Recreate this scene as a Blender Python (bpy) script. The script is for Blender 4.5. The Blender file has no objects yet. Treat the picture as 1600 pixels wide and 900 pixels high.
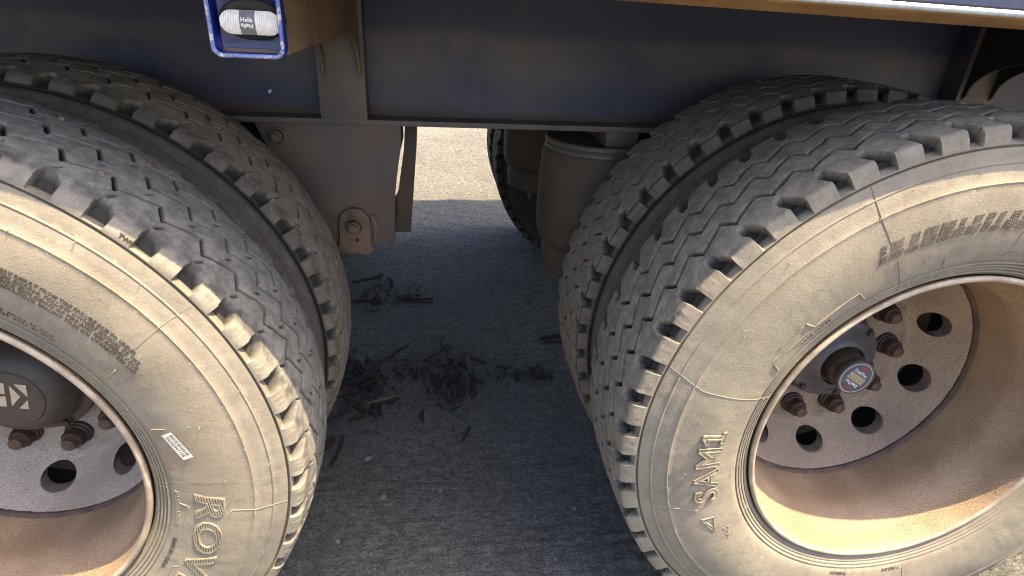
import bpy, bmesh, math, random
import numpy as np
from mathutils import Vector, Matrix, Quaternion

random.seed(7)
RNG = np.random.default_rng(7)
S = bpy.context.scene
C = S.collection
PI = math.pi

# ------------------------------------------------------------------ camera
cam_d = bpy.data.cameras.new('camera')
cam = bpy.data.objects.new('camera', cam_d)
C.objects.link(cam)
cam_d.sensor_width = 36.0
cam_d.lens = 909.7 / 1600 * 36
cam_d.clip_start = 0.02
cam_d.clip_end = 3000
_R = Vector((0.99245901, -0.11577243, 0.04027237))
_U = Vector((0.01520491, 0.44228432, 0.896746))
_F = Vector((0.1216303, 0.88937131, -0.44070936))
mw = Matrix((_R, _U, -_F)).transposed().to_4x4()
mw.translation = Vector((-0.05245, -0.7037, 1.13661))
cam.matrix_world = mw
S.camera = cam

# ------------------------------------------------------------------ light
SUN = Vector((0.45, -0.145, 1.0)).normalized()
W = bpy.data.worlds.new('World')
S.world = W
W.use_nodes = True
wn = W.node_tree
wn.nodes.clear()
sky = wn.nodes.new('ShaderNodeTexSky')
sky.sky_type = 'NISHITA'
sky.sun_disc = False
sky.sun_elevation = math.asin(SUN.z)
sky.sun_rotation = math.atan2(SUN.x, SUN.y)
sky.air_density = 0.85
sky.dust_density = 4.0
sky.ozone_density = 0.7
bg = wn.nodes.new('ShaderNodeBackground')
bg.inputs['Strength'].default_value = 0.15
wo = wn.nodes.new('ShaderNodeOutputWorld')
wn.links.new(sky.outputs[0], bg.inputs[0])
wn.links.new(bg.outputs[0], wo.inputs[0])

sun_d = bpy.data.lights.new('sun', 'SUN')
sun_d.energy = 4.3
sun_d.angle = math.radians(0.53)
sun_d.color = (1.0, 0.81, 0.50)
sun = bpy.data.objects.new('sun', sun_d)
C.objects.link(sun)
sun.rotation_euler = SUN.to_track_quat('Z', 'Y').to_euler()
sun.location = (2, -1, 6)

S.view_settings.view_transform = 'Standard'
S.view_settings.look = 'None'
S.view_settings.gamma = 1.0
S.view_settings.use_curve_mapping = False
S.view_settings.exposure = 1.95
S.render.engine = 'CYCLES'
S.cycles.use_denoising = True
S.cycles.filter_width = 1.1
S.cycles.max_bounces = 10
S.cycles.diffuse_bounces = 6


# ------------------------------------------------------------------ materials
def nodes_of(name):
    m = bpy.data.materials.new(name)
    m.use_nodes = True
    nt = m.node_tree
    b = nt.nodes['Principled BSDF']
    return m, nt, b


def noise(nt, scale, detail=6, rough=0.6, vec=None):
    n = nt.nodes.new('ShaderNodeTexNoise')
    n.inputs['Scale'].default_value = scale
    n.inputs['Detail'].default_value = detail
    n.inputs['Roughness'].default_value = rough
    if vec is None:
        t = nt.nodes.new('ShaderNodeTexCoord')
        vec = t.outputs['Object']
    nt.links.new(vec, n.inputs['Vector'])
    return n.outputs['Fac']


def ramp(nt, fac, a, b):
    r = nt.nodes.new('ShaderNodeMapRange')
    r.inputs['From Min'].default_value = a
    r.inputs['From Max'].default_value = b
    r.interpolation_type = 'SMOOTHSTEP'
    nt.links.new(fac, r.inputs['Value'])
    return r.outputs['Result']


def mix(nt, fac, a, b):
    n = nt.nodes.new('ShaderNodeMix')
    n.data_type = 'RGBA'
    for sock, v in ((n.inputs[0], fac), (n.inputs[6], a), (n.inputs[7], b)):
        if isinstance(v, (int, float)):
            sock.default_value = v
        elif isinstance(v, tuple):
            sock.default_value = (*v, 1)
        else:
            nt.links.new(v, sock)
    return n.outputs[2]


def mathn(nt, op, a, b=None):
    n = nt.nodes.new('ShaderNodeMath')
    n.operation = op
    for i, v in enumerate((a, b)):
        if v is None:
            continue
        if isinstance(v, (int, float)):
            n.inputs[i].default_value = v
        else:
            nt.links.new(v, n.inputs[i])
    return n.outputs[0]


def bump(nt, b, h, strength, dist):
    n = nt.nodes.new('ShaderNodeBump')
    n.inputs['Strength'].default_value = strength
    n.inputs['Distance'].default_value = dist
    nt.links.new(h, n.inputs['Height'])
    nt.links.new(n.outputs['Normal'], b.inputs['Normal'])
    return n


def simple(name, c1, c2=None, scale=30, rough=0.6, metal=0.0, bumpd=0.0, spec=0.5, lo=0.35, hi=0.65,
           speck=None, speck_scale=300, speck_lo=0.62, bump_scale=None, coat=0.0, patchy=False):
    m, nt, b = nodes_of(name)
    c2 = c2 or tuple(x * 0.7 for x in c1)
    f = ramp(nt, noise(nt, scale), lo, hi)
    col = mix(nt, f, c1, c2)
    if speck:
        f2 = ramp(nt, noise(nt, speck_scale, 3), speck_lo, speck_lo + 0.08)
        if patchy:
            f2 = mathn(nt, 'MULTIPLY', f2, ramp(nt, noise(nt, 11, 5, 0.7), 0.12, 0.58))
            f3 = ramp(nt, noise(nt, 5.5, 6, 0.7), 0.54, 0.72)
            col = mix(nt, mathn(nt, 'MULTIPLY', f3, 0.55), col, (c1[0] * 0.72, c1[1] * 0.58, c1[2] * 0.50))
        col = mix(nt, f2, col, speck)
    nt.links.new(col, b.inputs['Base Color'])
    b.inputs['Roughness'].default_value = rough
    b.inputs['Metallic'].default_value = metal
    b.inputs['Specular IOR Level'].default_value = spec
    b.inputs['Coat Weight'].default_value = coat
    if bumpd:
        bump(nt, b, noise(nt, bump_scale or scale * 6, 8, 0.7), 1.0, bumpd)
    return m


def ground_mat():
    m, nt, b = nodes_of('ground_dirt')
    big = ramp(nt, noise(nt, 1.7, 5), 0.35, 0.65)
    col = mix(nt, big, (0.330, 0.312, 0.276), (0.255, 0.243, 0.222))
    mid = ramp(nt, noise(nt, 34, 9, 0.85), 0.42, 0.60)
    col = mix(nt, mathn(nt, 'MULTIPLY', mid, 0.75), col, (0.120, 0.114, 0.104))
    fine = ramp(nt, noise(nt, 170, 4, 0.8), 0.46, 0.64)
    col = mix(nt, mathn(nt, 'MULTIPLY', fine, 0.80), col, (0.070, 0.068, 0.066))
    light = ramp(nt, noise(nt, 120, 3, 0.6), 0.63, 0.71)
    col = mix(nt, mathn(nt, 'MULTIPLY', light, 0.85), col, (0.52, 0.49, 0.43))
    vor = nt.nodes.new('ShaderNodeTexVoronoi')
    vor.inputs['Scale'].default_value = 26
    t = nt.nodes.new('ShaderNodeTexCoord')
    nt.links.new(t.outputs['Object'], vor.inputs['Vector'])
    dk = ramp(nt, vor.outputs['Distance'], 0.14, 0.05)
    col = mix(nt, mathn(nt, 'MULTIPLY', dk, 0.35), col, (0.06, 0.053, 0.045))
    mp = nt.nodes.new('ShaderNodeMapping')
    mp.inputs['Scale'].default_value = (0.22, 1.0, 1.0)
    mp.inputs['Rotation'].default_value = (0, 0, 0.12)
    nt.links.new(t.outputs['Object'], mp.inputs['Vector'])
    strk = noise(nt, 55, 8, 0.75, mp.outputs[0])
    col = mix(nt, mathn(nt, 'MULTIPLY', ramp(nt, strk, 0.48, 0.66), 0.5), col, (0.095, 0.088, 0.08))
    nt.links.new(col, b.inputs['Base Color'])
    b.inputs['Roughness'].default_value = 0.92
    b.inputs['Specular IOR Level'].default_value = 0.25
    h = mathn(nt, 'ADD', noise(nt, 230, 5, 0.75), mathn(nt, 'MULTIPLY', noise(nt, 60, 6, 0.7), 1.4))
    h = mathn(nt, 'ADD', h, mathn(nt, 'MULTIPLY', strk, 1.3))
    bump(nt, b, h, 1.0, 0.014)
    return m


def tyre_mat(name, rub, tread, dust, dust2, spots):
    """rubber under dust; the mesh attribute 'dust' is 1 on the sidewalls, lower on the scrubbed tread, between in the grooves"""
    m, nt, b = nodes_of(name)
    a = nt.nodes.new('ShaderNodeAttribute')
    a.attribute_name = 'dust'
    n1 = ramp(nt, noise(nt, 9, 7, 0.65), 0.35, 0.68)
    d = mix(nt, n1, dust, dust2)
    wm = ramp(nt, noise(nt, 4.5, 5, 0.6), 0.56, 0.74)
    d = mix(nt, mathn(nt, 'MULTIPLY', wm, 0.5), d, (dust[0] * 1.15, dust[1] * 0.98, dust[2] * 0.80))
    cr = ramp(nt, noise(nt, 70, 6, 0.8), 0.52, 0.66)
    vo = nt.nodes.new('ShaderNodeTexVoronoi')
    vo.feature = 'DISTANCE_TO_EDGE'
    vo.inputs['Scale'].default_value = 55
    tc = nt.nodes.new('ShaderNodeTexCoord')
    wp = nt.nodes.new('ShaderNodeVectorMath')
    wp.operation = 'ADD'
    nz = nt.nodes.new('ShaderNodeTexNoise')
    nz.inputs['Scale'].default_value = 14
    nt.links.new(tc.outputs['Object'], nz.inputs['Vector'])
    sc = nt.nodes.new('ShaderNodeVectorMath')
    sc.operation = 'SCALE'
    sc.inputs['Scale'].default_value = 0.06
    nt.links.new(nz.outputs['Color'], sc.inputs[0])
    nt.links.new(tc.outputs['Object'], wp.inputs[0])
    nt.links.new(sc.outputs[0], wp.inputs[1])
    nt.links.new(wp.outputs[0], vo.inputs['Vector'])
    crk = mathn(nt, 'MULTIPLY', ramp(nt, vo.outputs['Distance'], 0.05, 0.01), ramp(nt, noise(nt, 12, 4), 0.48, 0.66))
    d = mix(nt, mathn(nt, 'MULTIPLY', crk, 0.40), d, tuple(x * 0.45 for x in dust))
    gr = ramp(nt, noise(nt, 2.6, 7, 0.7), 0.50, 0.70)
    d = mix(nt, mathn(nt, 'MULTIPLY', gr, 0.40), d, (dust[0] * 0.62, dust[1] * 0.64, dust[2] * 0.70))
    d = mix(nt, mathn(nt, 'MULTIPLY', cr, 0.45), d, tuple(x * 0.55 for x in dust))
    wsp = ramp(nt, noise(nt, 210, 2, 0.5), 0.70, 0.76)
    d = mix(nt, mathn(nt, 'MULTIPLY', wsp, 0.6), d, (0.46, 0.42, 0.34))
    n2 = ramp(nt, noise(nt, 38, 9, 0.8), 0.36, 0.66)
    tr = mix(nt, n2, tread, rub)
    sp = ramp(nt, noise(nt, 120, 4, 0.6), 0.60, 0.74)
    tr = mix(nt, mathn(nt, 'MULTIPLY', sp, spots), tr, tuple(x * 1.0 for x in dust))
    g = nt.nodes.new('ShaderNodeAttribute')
    g.attribute_name = 'clean_shade'
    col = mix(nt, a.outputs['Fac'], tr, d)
    col = mix(nt, g.outputs['Fac'], col, tuple(x * 0.13 for x in rub))  # bare rubber, with the shade inside grooves and pockets painted in
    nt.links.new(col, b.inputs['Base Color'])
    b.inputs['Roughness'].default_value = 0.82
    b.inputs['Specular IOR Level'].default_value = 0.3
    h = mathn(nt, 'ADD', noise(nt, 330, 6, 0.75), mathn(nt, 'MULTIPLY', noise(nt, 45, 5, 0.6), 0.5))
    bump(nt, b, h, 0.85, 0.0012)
    return m


def paint_mat():
    """navy chassis paint under a film of dust that thins out beneath the deck"""
    m, nt, b = nodes_of('navy_chassis_paint')
    t = nt.nodes.new('ShaderNodeTexCoord')
    sep = nt.nodes.new('ShaderNodeSeparateXYZ')
    nt.links.new(t.outputs['Object'], sep.inputs[0])
    wob = mathn(nt, 'MULTIPLY', mathn(nt, 'SUBTRACT', noise(nt, 2.2, 4), 0.5), 0.07)
    z = mathn(nt, 'ADD', sep.outputs['Z'], wob)
    f = ramp(nt, z, 1.085, 1.045)
    f_low = ramp(nt, z, 0.93, 1.0)
    film = mathn(nt, 'MULTIPLY', f, mathn(nt, 'ADD', 0.45, mathn(nt, 'MULTIPLY', f_low, 0.35)))
    f2 = mathn(nt, 'MULTIPLY', film, ramp(nt, noise(nt, 5, 6), 0.2, 0.75))
    col = mix(nt, f2, (0.036, 0.046, 0.096), (0.142, 0.126, 0.122))
    bot = ramp(nt, z, 0.905, 0.888)
    col = mix(nt, mathn(nt, 'MULTIPLY', bot, 0.85), col, (0.095, 0.056, 0.038))
    stv = nt.nodes.new('ShaderNodeMapping')
    stv.inputs['Scale'].default_value = (1.0, 1.0, 0.12)
    nt.links.new(t.outputs['Object'], stv.inputs['Vector'])
    stn = ramp(nt, noise(nt, 38, 5, 0.7, stv.outputs[0]), 0.55, 0.72)
    col = mix(nt, mathn(nt, 'MULTIPLY', stn, 0.35), col, (0.13, 0.105, 0.082))
    rst = ramp(nt, noise(nt, 21, 6, 0.75), 0.66, 0.74)
    col = mix(nt, mathn(nt, 'MULTIPLY', rst, 0.3), col, (0.12, 0.060, 0.034))
    sp = ramp(nt, noise(nt, 190, 2), 0.715, 0.755)
    col = mix(nt, mathn(nt, 'MULTIPLY', sp, 0.6), col, (0.30, 0.26, 0.20))
    nt.links.new(col, b.inputs['Base Color'])
    b.inputs['Roughness'].default_value = 0.5
    b.inputs['Specular IOR Level'].default_value = 0.35
    bump(nt, b, noise(nt, 120, 4), 0.5, 0.0006)
    return m


M = {}
M['ground'] = ground_mat()
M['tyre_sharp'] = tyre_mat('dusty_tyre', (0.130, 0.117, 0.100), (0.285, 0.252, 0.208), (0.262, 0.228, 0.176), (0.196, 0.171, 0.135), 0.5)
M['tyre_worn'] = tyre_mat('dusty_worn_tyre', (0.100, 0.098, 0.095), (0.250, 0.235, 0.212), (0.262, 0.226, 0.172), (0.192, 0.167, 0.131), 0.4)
M['tyre_inner'] = tyre_mat('dusty_inner_tyre_shade_tint', (0.185, 0.156, 0.122), (0.330, 0.280, 0.218), (0.048, 0.040, 0.036), (0.032, 0.028, 0.026), 0.25)  # sidewall dust colour darkened to carry the deep shade on the inner tyres
M['tyre_far'] = tyre_mat('far_tyre_shade_tint', (0.070, 0.060, 0.052), (0.12, 0.105, 0.09), (0.040, 0.033, 0.029), (0.026, 0.022, 0.020), 0.2)  # tyre colours darkened to carry the shade on the far side
M['letter'] = simple('dusty_letter_rubber', (0.27, 0.23, 0.165), (0.20, 0.17, 0.125), 60, 0.8, bumpd=0.0006, spec=0.3)
M['hatch'] = simple('dark_letter_rubber', (0.095, 0.080, 0.062), (0.15, 0.125, 0.095), 90, 0.8, spec=0.3)
M['small_text'] = simple('dark_small_letter_rubber', (0.055, 0.046, 0.037), (0.085, 0.070, 0.054), 90, 0.8, spec=0.3)
M['paint'] = paint_mat()
M['dusty_steel'] = simple('dusty_brown_steel', (0.150, 0.125, 0.106), (0.105, 0.090, 0.086), 7, 0.6, bumpd=0.0006, speck=(0.20, 0.165, 0.125), speck_scale=170, speck_lo=0.66)
M['hanger'] = simple('dusty_hanger_paint', (0.128, 0.090, 0.064), (0.080, 0.070, 0.072), 6, 0.6, bumpd=0.0012, lo=0.40, hi=0.72, speck=(0.17, 0.13, 0.09), speck_scale=60, speck_lo=0.66)
M['ochre'] = simple('ochre_dust_steel', (0.19, 0.130, 0.082), (0.115, 0.08, 0.058), 14, 0.7, bumpd=0.0006, speck=(0.07, 0.05, 0.04), speck_scale=90)
M['outrigger'] = simple('dusty_outrigger_steel', (0.205, 0.130, 0.066), (0.115, 0.082, 0.058), 12, 0.65, bumpd=0.0006, speck=(0.09, 0.075, 0.075), speck_scale=50, speck_lo=0.6)
M['rubber_bag'] = simple('dusty_air_bag_rubber', (0.098, 0.073, 0.050), (0.072, 0.056, 0.042), 9, 0.75, bumpd=0.0005, speck=(0.2, 0.16, 0.1), speck_scale=140, speck_lo=0.70)
M['bag_plate'] = simple('dusty_bag_plate', (0.15, 0.125, 0.10), (0.10, 0.09, 0.085), 12, 0.5, bumpd=0.0003)
M['rim'] = simple('speckled_rim_paint', (0.345, 0.238, 0.146), (0.240, 0.160, 0.100), 6, 0.65, bumpd=0.0006, speck=(0.15, 0.102, 0.072), speck_scale=480, speck_lo=0.50, bump_scale=350, patchy=True)
M['disc'] = simple('speckled_disc_paint', (0.36, 0.312, 0.265), (0.27, 0.224, 0.185), 7, 0.6, bumpd=0.0006, speck=(0.19, 0.145, 0.118), speck_scale=480, speck_lo=0.50, bump_scale=350, patchy=True)
M['disc_tan'] = simple('dusty_tan_disc_paint', (0.345, 0.252, 0.172), (0.250, 0.180, 0.126), 6, 0.6, bumpd=0.0006, speck=(0.16, 0.120, 0.092), speck_scale=480, speck_lo=0.50, bump_scale=350, patchy=True)
M['rim_edge'] = simple('rim_flange_paint', (0.40, 0.335, 0.255), (0.27, 0.21, 0.155), 30, 0.5, bumpd=0.0003)
M['weld'] = simple('rusty_weld_seam', (0.10, 0.062, 0.045), (0.05, 0.034, 0.027), 40, 0.6, bumpd=0.001)
M['hole_wall'] = simple('shade_tinted_hole_wall', (0.13, 0.10, 0.082), (0.075, 0.058, 0.05), 30, 0.7, bumpd=0.0006)  # darker colour stands in for shading inside the hand holes
M['nut'] = simple('rusty_nut_steel', (0.070, 0.040, 0.027), (0.035, 0.024, 0.020), 60, 0.6, metal=0.2, bumpd=0.0006)
M['stud'] = simple('stud_end_steel', (0.13, 0.085, 0.06), (0.075, 0.05, 0.038), 80, 0.55, metal=0.2, bumpd=0.0004)
M['hub'] = simple('hub_grey_steel', (0.085, 0.08, 0.085), (0.06, 0.055, 0.056), 20, 0.42, bumpd=0.0004)
M['cap'] = simple('hub_cap_brown_grey', (0.066, 0.053, 0.044), (0.046, 0.038, 0.033), 22, 0.55, bumpd=0.0003)
M['oil'] = simple('oily_brown_steel', (0.075, 0.048, 0.03), (0.04, 0.028, 0.02), 40, 0.35)
M['pale'] = simple('pale_tan_enamel', (0.52, 0.44, 0.32), (0.42, 0.35, 0.25), 60, 0.55)
M['black'] = simple('black_rubber', (0.016, 0.016, 0.018), (0.028, 0.027, 0.026), 60, 0.4)
M['dark'] = simple('dark_underside_steel', (0.030, 0.026, 0.024), (0.02, 0.018, 0.018), 9, 0.7)
M['blue'] = simple('glossy_blue_paint', (0.007, 0.017, 0.19), (0.005, 0.012, 0.13), 18, 0.25, spec=0.5, coat=0.4)
M['blue_edge'] = simple('worn_blue_edge', (0.20, 0.24, 0.42), (0.05, 0.08, 0.32), 50, 0.35, speck=(0.55, 0.52, 0.5), speck_scale=120, speck_lo=0.55)
M['glint'] = simple('rail_edge_glint', (0.60, 0.66, 0.72), (0.45, 0.50, 0.56), 120, 0.3, metal=0.35, bumpd=0.0004, bump_scale=500)  # pale strip colour stands in for the sun glint on the lip
M['rail_under'] = simple('ochre_bounce_underside', (0.36, 0.215, 0.085), (0.26, 0.15, 0.065), 16, 0.6, speck=(0.12, 0.07, 0.04), speck_scale=60, speck_lo=0.66)  # warm ground bounce is mixed into the ochre, along with dust and rust
M['white'] = simple('sticker_white', (0.74, 0.68, 0.57), (0.66, 0.60, 0.49), 60, 0.6)
M['print'] = simple('dark_print', (0.04, 0.04, 0.045), (0.08, 0.075, 0.07), 200, 0.7)
M['white_print'] = simple('white_print', (0.75, 0.75, 0.74), (0.66, 0.65, 0.64), 90, 0.6)
M['odo_blue'] = simple('label_navy', (0.040, 0.055, 0.10), (0.07, 0.08, 0.115), 120, 0.5)
M['odo_red'] = simple('label_red', (0.20, 0.035, 0.045), (0.15, 0.04, 0.045), 120, 0.5)
M['odo_win'] = simple('label_window_tan', (0.32, 0.26, 0.15), (0.26, 0.21, 0.13), 120, 0.35)
M['bark'] = simple('dark_bark', (0.026, 0.018, 0.015), (0.010, 0.008, 0.008), 60, 0.85, bumpd=0.0012)
M['bark_red'] = simple('reddish_bark', (0.045, 0.026, 0.021), (0.018, 0.012, 0.011), 60, 0.85, bumpd=0.0012)
M['twig'] = simple('grey_twig', (0.17, 0.145, 0.115), (0.09, 0.075, 0.06), 80, 0.85, bumpd=0.0008)
M['stone'] = simple('pale_stone', (0.24, 0.22, 0.195), (0.14, 0.13, 0.118), 120, 0.85, bumpd=0.002)
M['brick_stone'] = simple('orange_stone', (0.30, 0.17, 0.11), (0.2, 0.12, 0.08), 200, 0.8)
M['stone_dark'] = simple('dark_stone', (0.07, 0.065, 0.062), (0.04, 0.038, 0.037), 60, 0.8, bumpd=0.001)


def lens_mat():
    m, nt, b = nodes_of('clear_ribbed_lens')
    nt.links.new(mix(nt, ramp(nt, noise(nt, 90), 0.3, 0.7), (0.82, 0.79, 0.72), (0.62, 0.60, 0.56)), b.inputs['Base Color'])  # pale base colour takes in a bright reflection on the lens
    b.inputs['Roughness'].default_value = 0.16
    b.inputs['Coat Weight'].default_value = 0.6
    return m


M['lens'] = lens_mat()
M['lens_mid'] = simple('lens_centre_grey', (0.13, 0.12, 0.12), (0.17, 0.16, 0.16), 70, 0.4)


# ------------------------------------------------------------------ mesh helpers
def mesh_np(name, verts, faces, smooth=None):
    """faces: (n,4) or (n,3) int array or list of lists"""
    me = bpy.data.meshes.new(name)
    v = np.asarray(verts, dtype=np.float32)
    if isinstance(faces, np.ndarray):
        n, k = faces.shape
        me.vertices.add(len(v))
        me.vertices.foreach_set('co', v.ravel())
        me.loops.add(n * k)
        me.loops.foreach_set('vertex_index', faces.astype(np.int32).ravel())
        me.polygons.add(n)
        me.polygons.foreach_set('loop_start', np.arange(0, n * k, k, dtype=np.int32))
        me.update(calc_edges=True)
    else:
        me.from_pydata([tuple(map(float, p)) for p in v], [], faces)
        me.update()
    if smooth is not None:
        me.polygons.foreach_set('use_smooth', np.ones(len(me.polygons), dtype=bool))
        if smooth < 179:
            me.set_sharp_from_angle(angle=math.radians(smooth))
    return me


def link(name, me, mat, parent=None, loc=(0, 0, 0), rot=(0, 0, 0), label=None):
    o = bpy.data.objects.new(name, me)
    C.objects.link(o)
    if mat is not None and me is not None and not me.materials:
        me.materials.append(mat)
    o.parent = parent
    o.location = loc
    o.rotation_euler = rot
    if label:
        o['label'] = label
    return o


def grid_faces(nr, nc, wrap_c=False, wrap_r=False):
    r = np.arange(nr if wrap_r else nr - 1)
    c = np.arange(nc if wrap_c else nc - 1)
    R_, C_ = np.meshgrid(r, c, indexing='ij')
    R2, C2 = (R_ + 1) % nr, (C_ + 1) % nc
    return np.stack([R_ * nc + C_, R_ * nc + C2, R2 * nc + C2, R2 * nc + C_], -1).reshape(-1, 4)


def lathe_y(prof, n=96):
    """revolve (r, y) about the Y axis"""
    p = np.array(prof, float)
    a = np.linspace(0, 2 * PI, n, endpoint=False)
    v = np.stack([p[:, None, 0] * np.cos(a), np.repeat(p[:, None, 1], n, 1), p[:, None, 0] * np.sin(a)], -1).reshape(-1, 3)
    return v, grid_faces(len(p), n, wrap_c=True)


def lathe_z(prof, n=64):
    p = np.array(prof, float)
    a = np.linspace(0, 2 * PI, n, endpoint=False)
    v = np.stack([p[:, None, 0] * np.cos(a), p[:, None, 0] * np.sin(a), np.repeat(p[:, None, 1], n, 1)], -1).reshape(-1, 3)
    return v, grid_faces(len(p), n, wrap_c=True)


def bm_mesh(name, fn, bevel=0.0, seg=2, smooth=None):
    bm = bmesh.new()
    fn(bm)
    if bevel:
        bmesh.ops.bevel(bm, geom=list(bm.edges), offset=bevel, segments=seg, affect='EDGES', profile=0.5)
    bmesh.ops.recalc_face_normals(bm, faces=bm.faces)
    me = bpy.data.meshes.new(name)
    bm.to_mesh(me)
    bm.free()
    if smooth is not None:
        me.polygons.foreach_set('use_smooth', np.ones(len(me.polygons), dtype=bool))
        me.set_sharp_from_angle(angle=math.radians(smooth))
    return me


def add_box(bm, x0, x1, y0, y1, z0, z1):
    vs = [bm.verts.new((x, y, z)) for x in (x0, x1) for y in (y0, y1) for z in (z0, z1)]
    for f in ((0, 1, 3, 2), (4, 6, 7, 5), (0, 4, 5, 1), (2, 3, 7, 6), (0, 2, 6, 4), (1, 5, 7, 3)):
        bm.faces.new([vs[i] for i in f])


def box(name, x0, x1, y0, y1, z0, z1, mat, parent, bevel=0.0015, **k):
    return link(name, bm_mesh(name, lambda bm: add_box(bm, x0, x1, y0, y1, z0, z1), bevel, 2, 40), mat, parent, **k)


def prism(bm, pts, y0, y1):
    """pts (x,z) outline extruded along Y"""
    a = [bm.verts.new((x, y0, z)) for x, z in pts]
    b = [bm.verts.new((x, y1, z)) for x, z in pts]
    bm.faces.new(a)
    bm.faces.new(b[::-1])
    n = len(pts)
    for i in range(n):
        bm.faces.new((a[i], b[i], b[(i + 1) % n], a[(i + 1) % n]))


def prism_x(bm, pts, x0, x1):
    """pts (y,z) outline extruded along X"""
    a = [bm.verts.new((x0, y, z)) for y, z in pts]
    b = [bm.verts.new((x1, y, z)) for y, z in pts]
    bm.faces.new(a)
    bm.faces.new(b[::-1])
    n = len(pts)
    for i in range(n):
        bm.faces.new((a[i], b[i], b[(i + 1) % n], a[(i + 1) % n]))


def vnoise(x, y, cell, seed):
    """smooth value noise in -1..1 on arrays"""
    g = np.random.default_rng(seed).uniform(-1, 1, (128, 128))
    u, v = x / cell, y / cell
    i, j = np.floor(u).astype(int), np.floor(v).astype(int)
    fu, fv = u - i, v - j
    fu, fv = fu * fu * (3 - 2 * fu), fv * fv * (3 - 2 * fv)
    i0, i1, j0, j1 = i % 128, (i + 1) % 128, j % 128, (j + 1) % 128
    return (g[i0, j0] * (1 - fu) + g[i1, j0] * fu) * (1 - fv) + (g[i0, j1] * (1 - fu) + g[i1, j1] * fu) * fv


def sstep(x, a, b):
    t = np.clip((x - a) / (b - a), 0, 1)
    return t * t * (3 - 2 * t)


# ------------------------------------------------------------------ dimensions
XL, XR, ZA = -0.7785, 0.7557, 0.5
DUAL = 0.3394
YC = 1.2                       # centre line of the trailer
TILT = 0.0095                  # the frame dips slightly to the right


def tag(o, label, cat=None, group=None, kind=None):
    if label:
        o['label'] = label
    if cat:
        o['category'] = cat
    if group:
        o['group'] = group
    if kind:
        o['kind'] = kind
    return o


# ------------------------------------------------------------------ ground
def ground_height(X, Y):
    h = 0.004 * vnoise(X + 9, Y + 9, 0.35, 1) + 0.0022 * vnoise(X + 5, Y + 5, 0.09, 2) + 0.0016 * vnoise(X + 5, Y + 5, 0.033, 3)
    h += 0.0011 * vnoise(X + 3, Y + 3, 0.015, 4)
    # wavy wheel-mark ridges that run along the trailer
    for y0, amp, wl, ht, x0, x1 in ((0.505, 0.010, 0.13, 0.006, -0.5, 0.42), (0.465, 0.012, 0.10, 0.006, -0.5, 0.05), (0.43, 0.008, 0.17, 0.004, -0.5, 0.3),
                                    (0.245, 0.004, 0.4, 0.005, -0.5, 0.5), (0.30, 0.006, 0.3, 0.004, 0.1, 0.5), (0.17, 0.005, 0.35, 0.003, 0.0, 0.5),
                                    (2.02, 0.02, 0.5, 0.005, -0.6, 0.8), (1.90, 0.02, 0.6, 0.005, -0.6, 0.8), (2.2, 0.02, 0.45, 0.005, -0.6, 0.8)):
        yl = y0 + 1.5 * amp * vnoise(X * 1.0 + 31, 0 * X + y0 * 50, wl, 5) + 0.8 * amp * vnoise(X + 13, 0 * X + y0 * 70, wl * 0.28, 6) + 0.35 * amp * vnoise(X + 17, 0 * X + y0 * 90, wl * 0.12, 16)
        d = Y - yl
        h += 0.8 * ht * np.exp(-(d / 0.0042) ** 2) * sstep(X, x0, x0 + 0.1) * (1 - sstep(X, x1 - 0.1, x1)) * (0.6 + 0.4 * vnoise(X + 2, Y, 0.06, 8))
        h -= 0.5 * ht * np.exp(-((d + 0.014) / 0.007) ** 2) * sstep(X, x0, x0 + 0.1) * (1 - sstep(X, x1 - 0.1, x1))
    # slanting tread prints on the far, sunlit side
    far = sstep(Y, 2.25, 2.45) * (1 - sstep(Y, 4.6, 5.2))
    h += far * 0.0035 * np.sin((Y * 46 + X * 20 + 2.2 * vnoise(X, Y, 0.5, 9))) * (0.5 + 0.5 * vnoise(X + 1, Y + 1, 0.3, 10))
    return h


def build_ground():
    out = [4, 8, 20, 60, 200, 900]
    xs = np.concatenate([[-o for o in out[::-1]], np.linspace(-3, -0.9, 50), np.arange(-0.89, 1.0, 0.0075), np.linspace(1.01, 3, 70), out])
    ys = [-0.35]
    while ys[-1] < 6.0:
        ys.append(ys[-1] + 0.0065 + max(0, ys[-1] - 0.6) * 0.0065)
    ys = np.concatenate([[-900, -200, -60, -20, -8, -4, -2, -1.2, -0.8, -0.55, -0.45], ys, [8, 12, 25, 60, 200, 900]])
    X, Y = np.meshgrid(xs, ys, indexing='xy')
    Z = ground_height(X, Y)
    Z = np.where((np.abs(X) > 3) | (Y > 6.1) | (Y < -1), Z * 0.3, Z)
    # settle under the tyres
    for cx in (XL, XR):
        for cy in (0.115, 0.45, 1.95, 2.29):
            Z -= 0.003 * np.exp(-(((X - cx) / 0.12) ** 2 + ((Y - cy) / 0.14) ** 2))
    v = np.stack([X, Y, Z], -1).reshape(-1, 3)
    me = mesh_np('ground', v, grid_faces(len(ys), len(xs)), smooth=180)
    o = link('ground', me, M['ground'])
    o['kind'] = 'structure'
    o['label'] = 'compacted grey dirt yard with wheel marks, sunlit beyond the trailer'


build_ground()

# ------------------------------------------------------------------ trailer root
trailer = bpy.data.objects.new('trailer', None)
C.objects.link(trailer)
trailer.location = (0, 0, 0)
tag(trailer, 'navy blue heavy trailer on dusty dual wheels seen from its side', 'trailer')


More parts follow.
